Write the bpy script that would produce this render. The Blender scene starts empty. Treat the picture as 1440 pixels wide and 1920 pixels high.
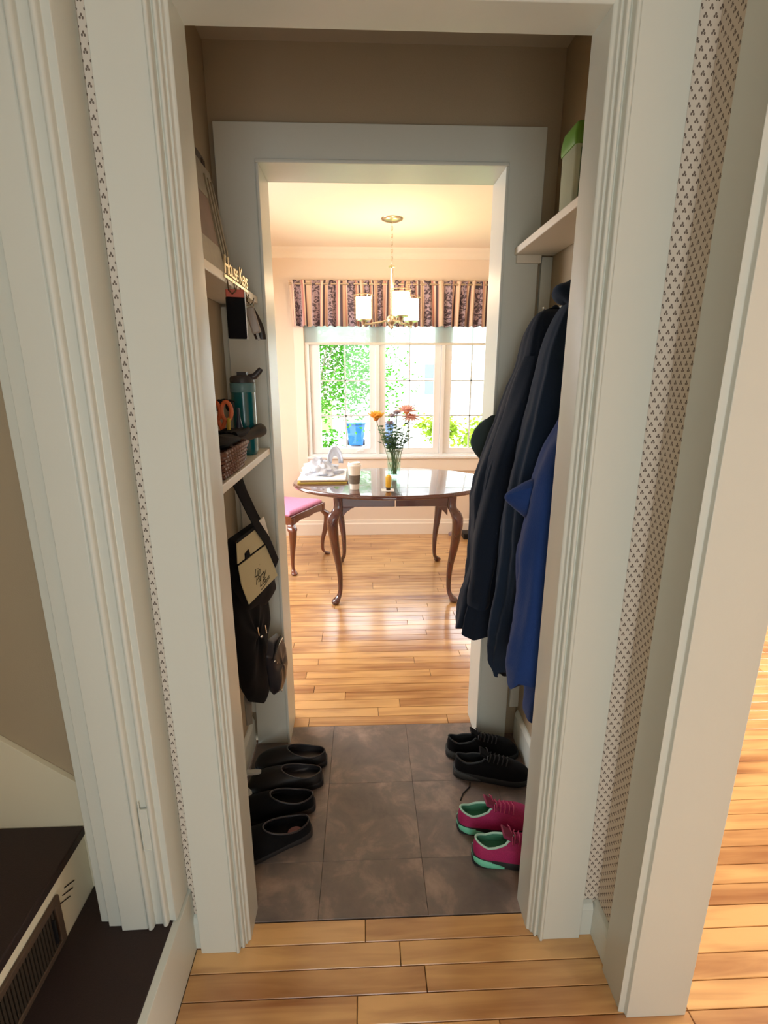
import bpy, bmesh, math, random
from mathutils import Vector, Matrix, noise
C = bpy.context.scene.collection
S = bpy.context.scene
PI = math.pi
# ---------------------------------------------------------------- camera, world, sun, fill lights, exposure
cd = bpy.data.cameras.new('camera'); cam = bpy.data.objects.new('camera', cd); C.objects.link(cam)
cam.location = (0, 0, 1.45)
cd.sensor_fit = 'VERTICAL'; cd.sensor_height = 24.0; cd.lens = 963.56 / 1920 * 24.0
cd.clip_start = 0.02
cam.rotation_euler = (PI/2 - 0.26245, 0, -0.03837)
S.camera = cam
w = bpy.data.worlds.new('sky'); S.world = w; w.use_nodes = True
bg = w.node_tree.nodes['Background']; bg.inputs[0].default_value = (0.86, 0.94, 1.0, 1); bg.inputs[1].default_value = 5.6
def light(name, kind, loc, energy, color=(1, 1, 1), target=None, **k):
    d = bpy.data.lights.new(name, kind); d.energy = energy; d.color = color
    for a, v in k.items(): setattr(d, a, v)
    o = bpy.data.objects.new(name, d); C.objects.link(o); o.location = loc
    if target is not None:
        o.rotation_euler = (Vector(target) - Vector(loc)).to_track_quat('-Z', 'Y').to_euler()
    return o
light('sun', 'SUN', (0, 0, 10), 4.5, (1, .95, .86), target=(5, 9, 0), angle=.01)
# unseen fill lights, added: entry behind the camera, room on the right, side of the dining room
light('entry_fill', 'AREA', (-.05, -1.4, 1.12), 19, (.88, .97, 1), target=(0, .3, 1.16), shape='RECTANGLE', size=1.0, size_y=1.9)
light('side_room_fill', 'AREA', (3.3, 1.3, 1.5), 105, (1, .95, .86), target=(1.6, 1.4, .2), shape='RECTANGLE', size=1.6, size_y=1.5)
light('dining_left_fill', 'AREA', (-1.7, 3.3, 1.6), 56, (.97, .98, 1), target=(0, 2.8, .0), shape='RECTANGLE', size=1.2, size_y=1.2)
S.view_settings.view_transform = 'Standard'; S.view_settings.look = 'None'
S.view_settings.gamma = 1; S.view_settings.use_curve_mapping = False
S.view_settings.exposure = 0.35
S.cycles.max_bounces = 10; S.cycles.diffuse_bounces = 6; S.cycles.transparent_max_bounces = 12
S.cycles.sample_clamp_indirect = 6; S.cycles.use_denoising = True
# ---------------------------------------------------------------- materials
def lin(c): return tuple(((x/255)/12.92 if x/255 <= .04045 else ((x/255+.055)/1.055)**2.4) for x in c) + (1,)
MATS = {}
def nodes(name):
    m = bpy.data.materials.new(name); m.use_nodes = True; nt = m.node_tree
    return m, nt, nt.nodes['Principled BSDF']
def N(nt, t, **k):
    n = nt.nodes.new(t)
    for a, v in k.items(): setattr(n, a, v)
    return n
def mat(name, rgb, rough=.5, metal=0, spec=.5, var=0, scale=20, bump=0, bscale=200, coat=0, trans=0, emit=None, estr=0, sheen=0, alpha=1, ior=1.45, dark=None):
    if name in MATS: return MATS[name]
    m, nt, b = nodes(name)
    b.inputs['Base Color'].default_value = lin(rgb); b.inputs['Roughness'].default_value = rough
    b.inputs['Metallic'].default_value = metal; b.inputs['Specular IOR Level'].default_value = spec
    b.inputs['Coat Weight'].default_value = coat; b.inputs['Coat Roughness'].default_value = .08
    b.inputs['Transmission Weight'].default_value = trans; b.inputs['IOR'].default_value = ior
    b.inputs['Sheen Weight'].default_value = sheen; b.inputs['Alpha'].default_value = alpha
    tc = N(nt, 'ShaderNodeTexCoord')
    if emit: b.inputs['Emission Color'].default_value = emit + (1,); b.inputs['Emission Strength'].default_value = estr
    if var:
        n = N(nt, 'ShaderNodeTexNoise'); n.inputs['Scale'].default_value = scale; n.inputs['Detail'].default_value = 4
        nt.links.new(tc.outputs['Object'], n.inputs['Vector'])
        mx = N(nt, 'ShaderNodeMix', data_type='RGBA'); d = dark or tuple(x*(1-var) for x in rgb)
        mx.inputs[6].default_value = lin(d); mx.inputs[7].default_value = lin(tuple(min(255, x*(1+var*.3)) for x in rgb))
        nt.links.new(n.outputs['Fac'], mx.inputs[0]); nt.links.new(mx.outputs[2], b.inputs['Base Color'])
    if bump:
        n = N(nt, 'ShaderNodeTexNoise'); n.inputs['Scale'].default_value = bscale; n.inputs['Detail'].default_value = 3
        nt.links.new(tc.outputs['Object'], n.inputs['Vector'])
        bp = N(nt, 'ShaderNodeBump'); bp.inputs['Strength'].default_value = bump; bp.inputs['Distance'].default_value = .002
        nt.links.new(n.outputs['Fac'], bp.inputs['Height']); nt.links.new(bp.outputs[0], b.inputs['Normal'])
    MATS[name] = m; return m
def arcp(cx, cy, rr, a0, a1, n=6): return [(cx+rr*math.cos(math.radians(a0+(a1-a0)*i/n)), cy+rr*math.sin(math.radians(a0+(a1-a0)*i/n))) for i in range(n+1)]
def math_(nt, op, a, b=None, c=None):
    n = N(nt, 'ShaderNodeMath', operation=op)
    for i, x in enumerate((a, b, c)):
        if x is None: continue
        if isinstance(x, (int, float)): n.inputs[i].default_value = x
        else: nt.links.new(x, n.inputs[i])
    return n.outputs[0]
def wallpaper():
    m, nt, b = nodes('sprig_wallpaper'); b.inputs['Roughness'].default_value = .75
    tc = N(nt, 'ShaderNodeTexCoord'); sp = N(nt, 'ShaderNodeSeparateXYZ'); nt.links.new(tc.outputs['Object'], sp.inputs[0])
    u = math_(nt, 'DIVIDE', math_(nt, 'ADD', sp.outputs[0], sp.outputs[1]), .0178)
    v = math_(nt, 'DIVIDE', sp.outputs[2], .0235)
    tot = None
    for off in (0, .5):
        fu = math_(nt, 'SUBTRACT', math_(nt, 'FRACT', math_(nt, 'ADD', u, off)), .5)
        fv = math_(nt, 'SUBTRACT', math_(nt, 'FRACT', math_(nt, 'ADD', v, off)), .5)
        for dx, dy, r in ((-.125, -.06, .095), (.13, -.07, .095), (0.01, .10, .105)):
            a = math_(nt, 'SUBTRACT', fu, dx); c = math_(nt, 'SUBTRACT', fv, dy)
            d = math_(nt, 'SQRT', math_(nt, 'ADD', math_(nt, 'MULTIPLY', a, a), math_(nt, 'MULTIPLY', c, c)))
            k = math_(nt, 'LESS_THAN', d, r)
            tot = k if tot is None else math_(nt, 'MAXIMUM', tot, k)
    mx = N(nt, 'ShaderNodeMix', data_type='RGBA'); nt.links.new(tot, mx.inputs[0])
    mx.inputs[6].default_value = lin((216, 206, 192)); mx.inputs[7].default_value = lin((112, 98, 88))
    nt.links.new(mx.outputs[2], b.inputs['Base Color']); return m
def woodfloor(name, light_, dark_, rough, per=.5):
    m, nt, b = nodes(name); b.inputs['Roughness'].default_value = rough; b.inputs['Coat Weight'].default_value = .8; b.inputs['Coat Roughness'].default_value = .16
    tc = N(nt, 'ShaderNodeTexCoord'); oi = N(nt, 'ShaderNodeObjectInfo')
    geo = N(nt, 'ShaderNodeNewGeometry')
    mp = N(nt, 'ShaderNodeMapping'); mp.inputs['Scale'].default_value = (2.2, 26, 26)
    off = N(nt, 'ShaderNodeCombineXYZ'); r10 = math_(nt, 'MULTIPLY', oi.outputs['Random'], 40.0)
    for i in range(3): nt.links.new(r10, off.inputs[i])
    nt.links.new(geo.outputs['Position'], mp.inputs[0])
    ad = N(nt, 'ShaderNodeVectorMath', operation='ADD'); nt.links.new(mp.outputs[0], ad.inputs[0]); nt.links.new(off.outputs[0], ad.inputs[1])
    n1 = N(nt, 'ShaderNodeTexNoise'); n1.inputs['Scale'].default_value = 1.0; n1.inputs['Detail'].default_value = 5; n1.inputs['Distortion'].default_value = .7
    nt.links.new(ad.outputs[0], n1.inputs['Vector'])
    mp2 = N(nt, 'ShaderNodeMapping'); mp2.inputs['Scale'].default_value = (3.5, 11, 11); nt.links.new(geo.outputs['Position'], mp2.inputs[0])
    ad2 = N(nt, 'ShaderNodeVectorMath', operation='ADD'); nt.links.new(mp2.outputs[0], ad2.inputs[0]); nt.links.new(off.outputs[0], ad2.inputs[1])
    n2 = N(nt, 'ShaderNodeTexNoise'); n2.inputs['Scale'].default_value = 1; n2.inputs['Detail'].default_value = 2; nt.links.new(ad2.outputs[0], n2.inputs['Vector'])
    rmp = N(nt, 'ShaderNodeValToRGB'); e = rmp.color_ramp.elements
    e[0].position = .28; e[0].color = lin(dark_); e[1].position = .62; e[1].color = lin(light_)
    f = math_(nt, 'ADD', math_(nt, 'MULTIPLY', n1.outputs['Fac'], .55), math_(nt, 'MULTIPLY', n2.outputs['Fac'], .45))
    f = math_(nt, 'ADD', f, math_(nt, 'MULTIPLY', math_(nt, 'SUBTRACT', oi.outputs['Random'], .5), per*.4))
    nt.links.new(f, rmp.inputs[0])
    # knots
    vo = N(nt, 'ShaderNodeTexVoronoi'); vo.inputs['Scale'].default_value = 1.6; mp3 = N(nt, 'ShaderNodeMapping'); mp3.inputs['Scale'].default_value = (1, 1.7, 1)
    nt.links.new(geo.outputs['Position'], mp3.inputs[0]); nt.links.new(mp3.outputs[0], vo.inputs['Vector'])
    kn = N(nt, 'ShaderNodeMapRange'); kn.inputs[1].default_value = .012; kn.inputs[2].default_value = .05; kn.inputs[3].default_value = .75; kn.inputs[4].default_value = 0
    nt.links.new(vo.outputs['Distance'], kn.inputs[0])
    mx = N(nt, 'ShaderNodeMix', data_type='RGBA'); nt.links.new(kn.outputs[0], mx.inputs[0]); nt.links.new(rmp.outputs[0], mx.inputs[6]); mx.inputs[7].default_value = lin((70, 35, 18))
    nt.links.new(mx.outputs[2], b.inputs['Base Color'])
    bp = N(nt, 'ShaderNodeBump'); bp.inputs['Strength'].default_value = .06; bp.inputs['Distance'].default_value = .002
    nt.links.new(n1.outputs['Fac'], bp.inputs['Height']); nt.links.new(bp.outputs[0], b.inputs['Normal'])
    return m
def slate():
    m, nt, b = nodes('slate_vinyl'); b.inputs['Roughness'].default_value = .42
    geo = N(nt, 'ShaderNodeNewGeometry'); oi = N(nt, 'ShaderNodeObjectInfo')
    off = N(nt, 'ShaderNodeCombineXYZ'); r10 = math_(nt, 'MULTIPLY', oi.outputs['Random'], 30.0)
    for i in range(3): nt.links.new(r10, off.inputs[i])
    ad = N(nt, 'ShaderNodeVectorMath', operation='ADD'); nt.links.new(geo.outputs['Position'], ad.inputs[0]); nt.links.new(off.outputs[0], ad.inputs[1])
    n1 = N(nt, 'ShaderNodeTexNoise'); n1.inputs['Scale'].default_value = 8; n1.inputs['Detail'].default_value = 10; n1.inputs['Roughness'].default_value = .62; n1.inputs['Distortion'].default_value = .4
    nt.links.new(ad.outputs[0], n1.inputs['Vector'])
    r = N(nt, 'ShaderNodeValToRGB'); e = r.color_ramp.elements; e[0].position = .3; e[0].color = lin((98, 90, 86)); e[1].position = .7; e[1].color = lin((160, 139, 126))
    x = e.new(.5); x.color = lin((118, 106, 99)); nt.links.new(n1.outputs['Fac'], r.inputs[0]); nt.links.new(r.outputs[0], b.inputs['Base Color'])
    n2 = N(nt, 'ShaderNodeTexNoise'); n2.inputs['Scale'].default_value = 60; n2.inputs['Detail'].default_value = 4; nt.links.new(ad.outputs[0], n2.inputs['Vector'])
    bp = N(nt, 'ShaderNodeBump'); bp.inputs['Strength'].default_value = .25; bp.inputs['Distance'].default_value = .002
    nt.links.new(n2.outputs['Fac'], bp.inputs['Height']); nt.links.new(bp.outputs[0], b.inputs['Normal']); return m
def mahogany(name, a, b_, rough):
    m, nt, b = nodes(name); b.inputs['Roughness'].default_value = rough; b.inputs['Coat Weight'].default_value = 1; b.inputs['Coat Roughness'].default_value = .04
    tc = N(nt, 'ShaderNodeTexCoord'); mp = N(nt, 'ShaderNodeMapping'); mp.inputs['Scale'].default_value = (3, 40, 12); nt.links.new(tc.outputs['Object'], mp.inputs[0])
    n = N(nt, 'ShaderNodeTexNoise'); n.inputs['Scale'].default_value = 1; n.inputs['Detail'].default_value = 5; nt.links.new(mp.outputs[0], n.inputs['Vector'])
    mx = N(nt, 'ShaderNodeMix', data_type='RGBA'); mx.inputs[6].default_value = lin(a); mx.inputs[7].default_value = lin(b_)
    nt.links.new(n.outputs['Fac'], mx.inputs[0]); nt.links.new(mx.outputs[2], b.inputs['Base Color']); return m
def thinglass(name, tint=(1, 1, 1, 1), f=.08):
    m = bpy.data.materials.new(name); m.use_nodes = True; nt = m.node_tree; nt.nodes.clear()
    o = N(nt, 'ShaderNodeOutputMaterial'); t = N(nt, 'ShaderNodeBsdfTransparent'); g = N(nt, 'ShaderNodeBsdfGlossy'); mx = N(nt, 'ShaderNodeMixShader')
    lw = N(nt, 'ShaderNodeLayerWeight'); lw.inputs[0].default_value = .5
    pw = N(nt, 'ShaderNodeMath', operation='POWER'); nt.links.new(lw.outputs['Facing'], pw.inputs[0]); pw.inputs[1].default_value = 4
    fr = N(nt, 'ShaderNodeMath', operation='MULTIPLY_ADD'); nt.links.new(pw.outputs[0], fr.inputs[0]); fr.inputs[1].default_value = .45; fr.inputs[2].default_value = .035
    t.inputs[0].default_value = tint; g.inputs['Roughness'].default_value = .02
    nt.links.new(fr.outputs[0], mx.inputs[0]); nt.links.new(t.outputs[0], mx.inputs[1]); nt.links.new(g.outputs[0], mx.inputs[2]); nt.links.new(mx.outputs[0], o.inputs[0]); return m
def translucent(name, rgb, tr=.5, transp=0.0, rough=.8):
    m = bpy.data.materials.new(name); m.use_nodes = True; nt = m.node_tree; nt.nodes.clear()
    o = N(nt, 'ShaderNodeOutputMaterial'); d = N(nt, 'ShaderNodeBsdfDiffuse'); t = N(nt, 'ShaderNodeBsdfTranslucent'); mx = N(nt, 'ShaderNodeMixShader')
    d.inputs[0].default_value = lin(rgb); t.inputs[0].default_value = lin(rgb); mx.inputs[0].default_value = tr
    nt.links.new(d.outputs[0], mx.inputs[1]); nt.links.new(t.outputs[0], mx.inputs[2])
    if transp:
        tt = N(nt, 'ShaderNodeBsdfTransparent'); m2 = N(nt, 'ShaderNodeMixShader'); m2.inputs[0].default_value = transp
        nt.links.new(mx.outputs[0], m2.inputs[1]); nt.links.new(tt.outputs[0], m2.inputs[2]); nt.links.new(m2.outputs[0], o.inputs[0])
    else: nt.links.new(mx.outputs[0], o.inputs[0])
    return m
def valance_mat():
    m, nt, b = nodes('floral_stripe_fabric'); b.inputs['Roughness'].default_value = .85
    uv = N(nt, 'ShaderNodeUVMap'); sp = N(nt, 'ShaderNodeSeparateXYZ'); nt.links.new(uv.outputs[0], sp.inputs[0])
    f = math_(nt, 'FRACT', math_(nt, 'DIVIDE', sp.outputs[0], .155))
    r = N(nt, 'ShaderNodeValToRGB'); r.color_ramp.interpolation = 'CONSTANT'; e = r.color_ramp.elements
    cols = [(0, (222, 200, 176)), (.16, (200, 142, 138)), (.2, (228, 208, 190)), (.27, (78, 66, 76)), (.62, (70, 58, 70)), (.66, (216, 180, 168)), (.74, (204, 142, 136)), (.8, (228, 208, 190)), (.88, (84, 70, 78)), (.97, (212, 172, 160))]
    e[0].color = lin(cols[0][1]); e[1].position = cols[1][0]; e[1].color = lin(cols[1][1])
    for p, c in cols[2:]: x = e.new(p); x.color = lin(c)
    nt.links.new(f, r.inputs[0])
    vo = N(nt, 'ShaderNodeTexNoise'); vo.inputs['Scale'].default_value = 26; vo.inputs['Detail'].default_value = 3; vo.inputs['Distortion'].default_value = 2.2; nt.links.new(uv.outputs[0], vo.inputs['Vector'])
    r2 = N(nt, 'ShaderNodeValToRGB'); q = r2.color_ramp.elements; q[0].position = .47; q[0].color = (0, 0, 0, 1); q[1].position = .53; q[1].color = (1, 1, 1, 1); nt.links.new(vo.outputs['Fac'], r2.inputs[0])
    dark = math_(nt, 'MULTIPLY', r2.outputs[0], math_(nt, 'LESS_THAN', math_(nt, 'ABSOLUTE', math_(nt, 'SUBTRACT', f, .46)), .2))
    mx = N(nt, 'ShaderNodeMix', data_type='RGBA'); nt.links.new(dark, mx.inputs[0]); nt.links.new(r.outputs[0], mx.inputs[6]); mx.inputs[7].default_value = lin((168, 148, 158))
    nt.links.new(mx.outputs[2], b.inputs['Base Color']); return m
TRIM = mat('white_trim_paint', (210, 214, 206), .38, bump=.15, bscale=60)
TAN = mat('tan_wall_paint', (172, 157, 132), .8, bump=.2, bscale=300)
CREAM = mat('cream_wall_paint', (228, 212, 194), .8, bump=.1, bscale=300)
CEIL = mat('ceiling_paint', (238, 228, 212), .85)
DTRIM = mat('cream_trim_paint', (236, 226, 212), .45)
VINYL = mat('white_vinyl', (236, 236, 236), .35)
PAPER = wallpaper(); OAK = woodfloor('maple_floor', (220, 174, 114), (142, 86, 44), .3); TILE = slate()
MAHOG = mahogany('mahogany', (52, 24, 24), (92, 42, 36), .25); BROWNW = mahogany('chair_wood', (88, 42, 26), (124, 66, 40), .3)
GLASS = thinglass('window_glass'); VGLASS = thinglass('vase_glass', (.93, .98, .96, 1))
TREAD = mat('dark_tread', (44, 28, 25), .55, var=.3, scale=300, bump=.3, bscale=500)
CHROME = mat('chrome', (210, 208, 200), .2, 1); NICKEL = mat('brushed_nickel', (200, 185, 160), .3, 1)
BLACK = mat('black_fabric', (13, 12, 14), .9, spec=.2, sheen=.02, bump=.3, bscale=400)
BRUB = mat('black_rubber', (17, 15, 17), .5); DARK = mat('dark_gap', (25, 20, 16), .9)
# ---------------------------------------------------------------- mesh helpers
class MB:
    def __init__(s): s.v = []; s.f = []; s.uv = None
    def add(s, vs, fs):
        n = len(s.v); s.v += [tuple(p) for p in vs]; s.f += [tuple(i+n for i in f) for f in fs]; return s
    def box(s, x0, x1, y0, y1, z0, z1, M=None):
        vs = [(x, y, z) for z in (z0, z1) for y in (y0, y1) for x in (x0, x1)]
        if M is not None: vs = [M @ Vector(p) for p in vs]
        return s.add(vs, [(0, 2, 3, 1), (4, 5, 7, 6), (0, 1, 5, 4), (2, 6, 7, 3), (0, 4, 6, 2), (1, 3, 7, 5)])
    def prism(s, poly, a0, a1, fn):
        n = len(poly); vs = [fn(p, a0) for p in poly] + [fn(p, a1) for p in poly]
        return s.add(vs, [tuple(range(n))[::-1], tuple(range(n, 2*n))] + [(i, (i+1) % n, (i+1) % n + n, i+n) for i in range(n)])
    def loft(s, rings, cap=True, close=True):
        n = len(rings[0]); vs = [p for r in rings for p in r]; fs = []
        for k in range(len(rings)-1):
            for i in range(n if close else n-1):
                j = (i+1) % n; fs.append((k*n+i, k*n+j, (k+1)*n+j, (k+1)*n+i))
        if cap: fs += [tuple(range(n))[::-1], tuple(range((len(rings)-1)*n, len(rings)*n))]
        return s.add(vs, fs)
    def lathe(s, prof, c=(0, 0, 0), n=24, sx=1, sy=1, cap=True):
        return s.loft([[(c[0]+r*sx*math.cos(2*PI*i/n), c[1]+r*sy*math.sin(2*PI*i/n), c[2]+z) for i in range(n)] for r, z in prof], cap)
    def tube(s, pts, r, n=8, cap=True, closed=False):
        pts = [Vector(p) for p in pts]; rs = r if isinstance(r, (list, tuple)) else [r]*len(pts); rings = []
        up = Vector((0, 0, 1)); L = len(pts); prev = None
        for i, p in enumerate(pts):
            a = pts[(i-1) % L] if closed else pts[max(i-1, 0)]; b = pts[(i+1) % L] if closed else pts[min(i+1, L-1)]
            t = (b-a).normalized()
            if prev is None:
                x = t.cross(up if abs(t.z) < .9 else Vector((1, 0, 0))).normalized()
            else: x = (prev - t*prev.dot(t)).normalized()
            prev = x; y = t.cross(x)
            rings.append([p + (x*math.cos(2*PI*k/n) + y*math.sin(2*PI*k/n))*rs[i] for k in range(n)])
        if closed: rings.append(rings[0]); return s.loft(rings, False)
        return s.loft(rings, cap)
    def build(s, name, m, parent=None, smooth=False, bevel=0, kind=None, loc=None, sub=0, seg=2):
        me = bpy.data.meshes.new(name); me.from_pydata(s.v, [], s.f); me.validate(); me.update()
        b = bmesh.new(); b.from_mesh(me); bmesh.ops.recalc_face_normals(b, faces=b.faces); b.to_mesh(me); b.free()
        o = bpy.data.objects.new(name, me); C.objects.link(o)
        if m: me.materials.append(m)
        if s.uv:
            ul = me.uv_layers.new(name='UVMap')
            for l in me.loops: ul.data[l.index].uv = s.uv[l.vertex_index]
        if smooth:
            for p in me.polygons: p.use_smooth = True
            try:
                mo = None
                me.set_sharp_from_angle(angle=math.radians(55))
            except Exception: pass
        if bevel:
            mo = o.modifiers.new('bevel', 'BEVEL'); mo.width = bevel; mo.segments = seg; mo.limit_method = 'ANGLE'
        if sub:
            mo = o.modifiers.new('sub', 'SUBSURF'); mo.levels = sub; mo.render_levels = sub
        if parent is not None: o.parent = parent
        if loc is not None: o.location = loc
        if kind: o['kind'] = kind
        return o
def tag(o, label, cat, group=None):
    o['label'] = label; o['category'] = cat
    if group: o['group'] = group
    return o
def thing(name, label, cat, loc=(0, 0, 0), rz=0, group=None):
    o = bpy.data.objects.new(name, None); C.objects.link(o); o.location = loc; o.rotation_euler = (0, 0, rz)
    return tag(o, label, cat, group)
def spline(pts, n):
    pts = [tuple(p) for p in pts]; P = [pts[0]] + pts + [pts[-1]]; out = []; k = len(pts)-1
    for i in range(n+1):
        t = i/n*k; j = min(int(t), k-1); u = t-j; a, b, c, d = P[j:j+4]
        out.append(tuple(.5*((2*q)+(-p+r)*u+(2*p-5*q+4*r-s_)*u*u+(-p+3*q-3*r+s_)*u**3) for p, q, r, s_ in zip(a, b, c, d)))
    return out
Z = lambda p, a: (p[0], p[1], a)     # polygon in xy, extruded upward
X = lambda p, a: (a, p[0], p[1])     # polygon in yz, extruded along x
Y = lambda p, a: (p[0], a, p[1])     # polygon in xz, extruded along y
def B(name, m, *a, parent=None, kind='structure', bevel=0):
    mb = MB()
    for q in a: mb.box(*q)
    return mb.build(name, m, parent, bevel=bevel, kind=kind if parent is None else None)
# ---------------------------------------------------------------- walls and ceilings
B('wall_front', PAPER, (-.64, -.325, 1.03, 1.06, 0, 2.43), (.438, .75, 1.03, 1.06, 0, 2.43), (-.325, .438, 1.03, 1.06, 2.06, 2.43))
B('wall_passage_front', TAN, (-.64, -.325, 1.061, 1.12, 0, 2.43), (.438, .75, 1.061, 1.12, 0, 2.43), (-.325, .438, 1.061, 1.12, 2.06, 2.43))
B('wall_right', PAPER, (.608, .737, .945, 1.029, 0, 2.43), (.608, .737, -1.6, -.05, 0, 2.43), (.608, .737, -.05, .945, 2.12, 2.43))
B('wall_left', TAN, (-.63, -.462, .965, 1.029, 0, 2.43), (-.63, -.462, -1.6, -.15, 0, 2.43), (-.63, -.462, -.15, .965, 2.12, 2.43))
B('wall_back', CREAM, (-3.1, 3.6, -1.7, -1.6, -.1, 2.6))
B('wall_stair', TAN, (-3.0, -.641, 1.06, 1.16, 0, 4.2), (-3.0, -.64, -.35, -.25, 0, 4.2), (-3.1, -3.0, -1.6, 5, 0, 4.2))
B('wall_passage_left', TAN, (-.56, -.461, 1.121, 1.93, 0, 2.43))
B('wall_passage_right', TAN, (.616, .737, 1.121, 1.93, 0, 2.43))
B('wall_passage_back', TAN, (-.46, -.325, 1.812, 1.92, 0, 2.43), (.461, .615, 1.812, 1.92, 0, 2.43), (-.325, .461, 1.812, 1.92, 2.08, 2.43))
B('wall_dining_front', CREAM, (-2.0, -.325, 1.921, 1.95, 0, 2.43), (.461, 1.5, 1.921, 1.95, 0, 2.43), (-.325, .461, 1.921, 1.95, 2.08, 2.43), (.738, 1.6, 1.84, 1.92, 0, 2.43))
B('wall_dining_left', CREAM, (-2.0, -1.9, 1.95, 4.62, 0, 2.43))
B('wall_dining_right', CREAM, (1.5, 1.6, 1.921, 4.62, 0, 2.43))
B('wall_dining_back', CREAM, (-2.0, -.50, 4.60, 4.72, -.6, 2.6), (1.32, 1.6, 4.60, 4.72, -.6, 2.6), (-.50, 1.32, 4.60, 4.72, -.6, .735), (-.50, 1.32, 4.60, 4.72, 2.08, 2.6))
B('wall_side_room', CREAM, (3.5, 3.6, -1.6, 4.72, 0, 2.6), (1.6, 3.5, 3.4, 3.5, 0, 2.6))
B('ceiling', CEIL, (-.64, 3.6, -1.7, 1.12, 2.43, 2.55), (-2.0, 3.6, 1.93, 4.72, 2.43, 2.55), (.738, 3.6, 1.12, 1.93, 2.43, 2.55), (-3.1, -.64, -1.7, 1.93, 4.2, 4.3), (-3.1, -.62, -1.7, -.25, 2.56, 2.66), (-3.1, -2.0, 1.1, 4.8, 2.6, 2.7))
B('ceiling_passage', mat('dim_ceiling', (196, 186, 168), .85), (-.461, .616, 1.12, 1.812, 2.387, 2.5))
# cove moulding where dining ceiling meets the window wall
MB().prism([(4.6, 2.36), (4.6, 2.43), (4.52, 2.43), (4.53, 2.418), (4.56, 2.405), (4.583, 2.385), (4.59, 2.365)], -1.9, 1.5, X).build('trim_1', CEIL, kind='structure', smooth=True)
# ---------------------------------------------------------------- floor: slab, planks, tiles
floor = B('floor', mat('subfloor', (70, 42, 22), .8), (-.448, 3.5, -1.6, 1.079, -.12, -.009), (.738, 3.5, 1.079, 1.885, -.12, -.009), (-.46, .737, 1.079, 1.885, -.12, -.009), (-2.0, 3.5, 1.885, 4.62, -.12, -.009), (-3.1, -.448, -1.6, 1.12, -.12, -.02))
rnd = random.Random(4)
PL = {}
def plank(x0, L, y, zt=0.0):
    k = round(L*100)
    if k not in PL:
        mb = MB(); g = .0009; c = .0012; W = .06
        r0 = [(g, g), (L-g, g), (L-g, W-g), (g, W-g)]; r1 = [(g+c, g+c), (L-g-c, g+c), (L-g-c, W-g-c), (g+c, W-g-c)]
        mb.loft([[(a, b, -.009) for a, b in r0], [(a, b, -c) for a, b in r0], [(a, b, 0) for a, b in r1]])
        o = mb.build('plank', OAK, floor); PL[k] = o.data
    else:
        o = bpy.data.objects.new('plank', PL[k]); C.objects.link(o); o.parent = floor
    o.location = (x0, y, zt + rnd.uniform(-.0003, .0003)); return o
def row(xa, xb, y, cuts):
    e = [xa] + [c for c in cuts if xa+.1 < c < xb-.1] + [xb]
    for a, b in zip(e, e[1:]): plank(a, b-a, y)
def rcuts(xa, xb):
    o = []; x = xa + rnd.choice([.25, .4, .55, .7, .85])
    while x < xb-.2: o.append(round(x, 2)); x += rnd.choice([.5, .6, .75, .9, 1.1])
    return o
near = {0: [-.01], 1: [.08], 2: [.14], 3: [-.03], 4: [.3]}
for i in range(7):                        # rows in the vestibule, running on under the right opening
    y = 1.018 - .06*i; cuts = near.get(i, rcuts(-.45, .7)); row(-.45, .75, y, cuts)
for i in range(-34, 8):                   # rows of the room on the right
    y = 1.018 - .06*i; xa = .75 if i > -14 else 1.6
    row(xa, 3.15, y, rcuts(xa, 3.15))
for i in range(29):                       # dining room, nearest rows
    y = 1.886 + .06*i; c = {2: [.15], 6: [-.3, .32]}.get(i, rcuts(-1.1, 1.3)); row(-1.1, 1.3, y, c)
far = MB()
for i in range(17):
    y = 1.886 + .06*(29+i)
    if y > 4.56: break
    e = [-1.9] + rcuts(-1.9, 1.5) + [1.5]
    for a, b in zip(e, e[1:]): far.box(a+.001, b-.001, y+.001, y+.059, -.009, rnd.uniform(-.0004, 0))
for xa, xb in ((-1.9, -1.1), (1.3, 1.5)):
    for i in range(29): y = 1.886+.06*i; far.box(xa+.001, xb-.001, y+.001, y+.059, -.009, 0)
for i in range(8, 43): y = 1.018-.06*i; far.box(-.45, 3.15, y+.001, y+.059, -.009, 0)
far.build('planking', OAK, floor)['kind'] = 'stuff'
TL = {}
xs = [-.461, -.445, -.14, .165, .47, .616]; ys = [1.08, 1.255, 1.565, 1.885]
for i in range(len(xs)-1):
    for j in range(len(ys)-1):
        a, b, c, d = xs[i], xs[i+1], ys[j], ys[j+1]; g = .0003; k = .0006
        mb = MB(); mb.loft([[(a+g, c+g, -.009), (b-g, c+g, -.009), (b-g, d-g, -.009), (a+g, d-g, -.009)], [(a+g, c+g, 0), (b-g, c+g, 0), (b-g, d-g, 0), (a+g, d-g, 0)], [(a+g+k, c+g+k, .001), (b-g-k, c+g+k, .001), (b-g-k, d-g-k, .001), (a+g+k, d-g-k, .001)]])
        if b-a > .05: mb.build('tile', TILE, floor)
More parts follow.
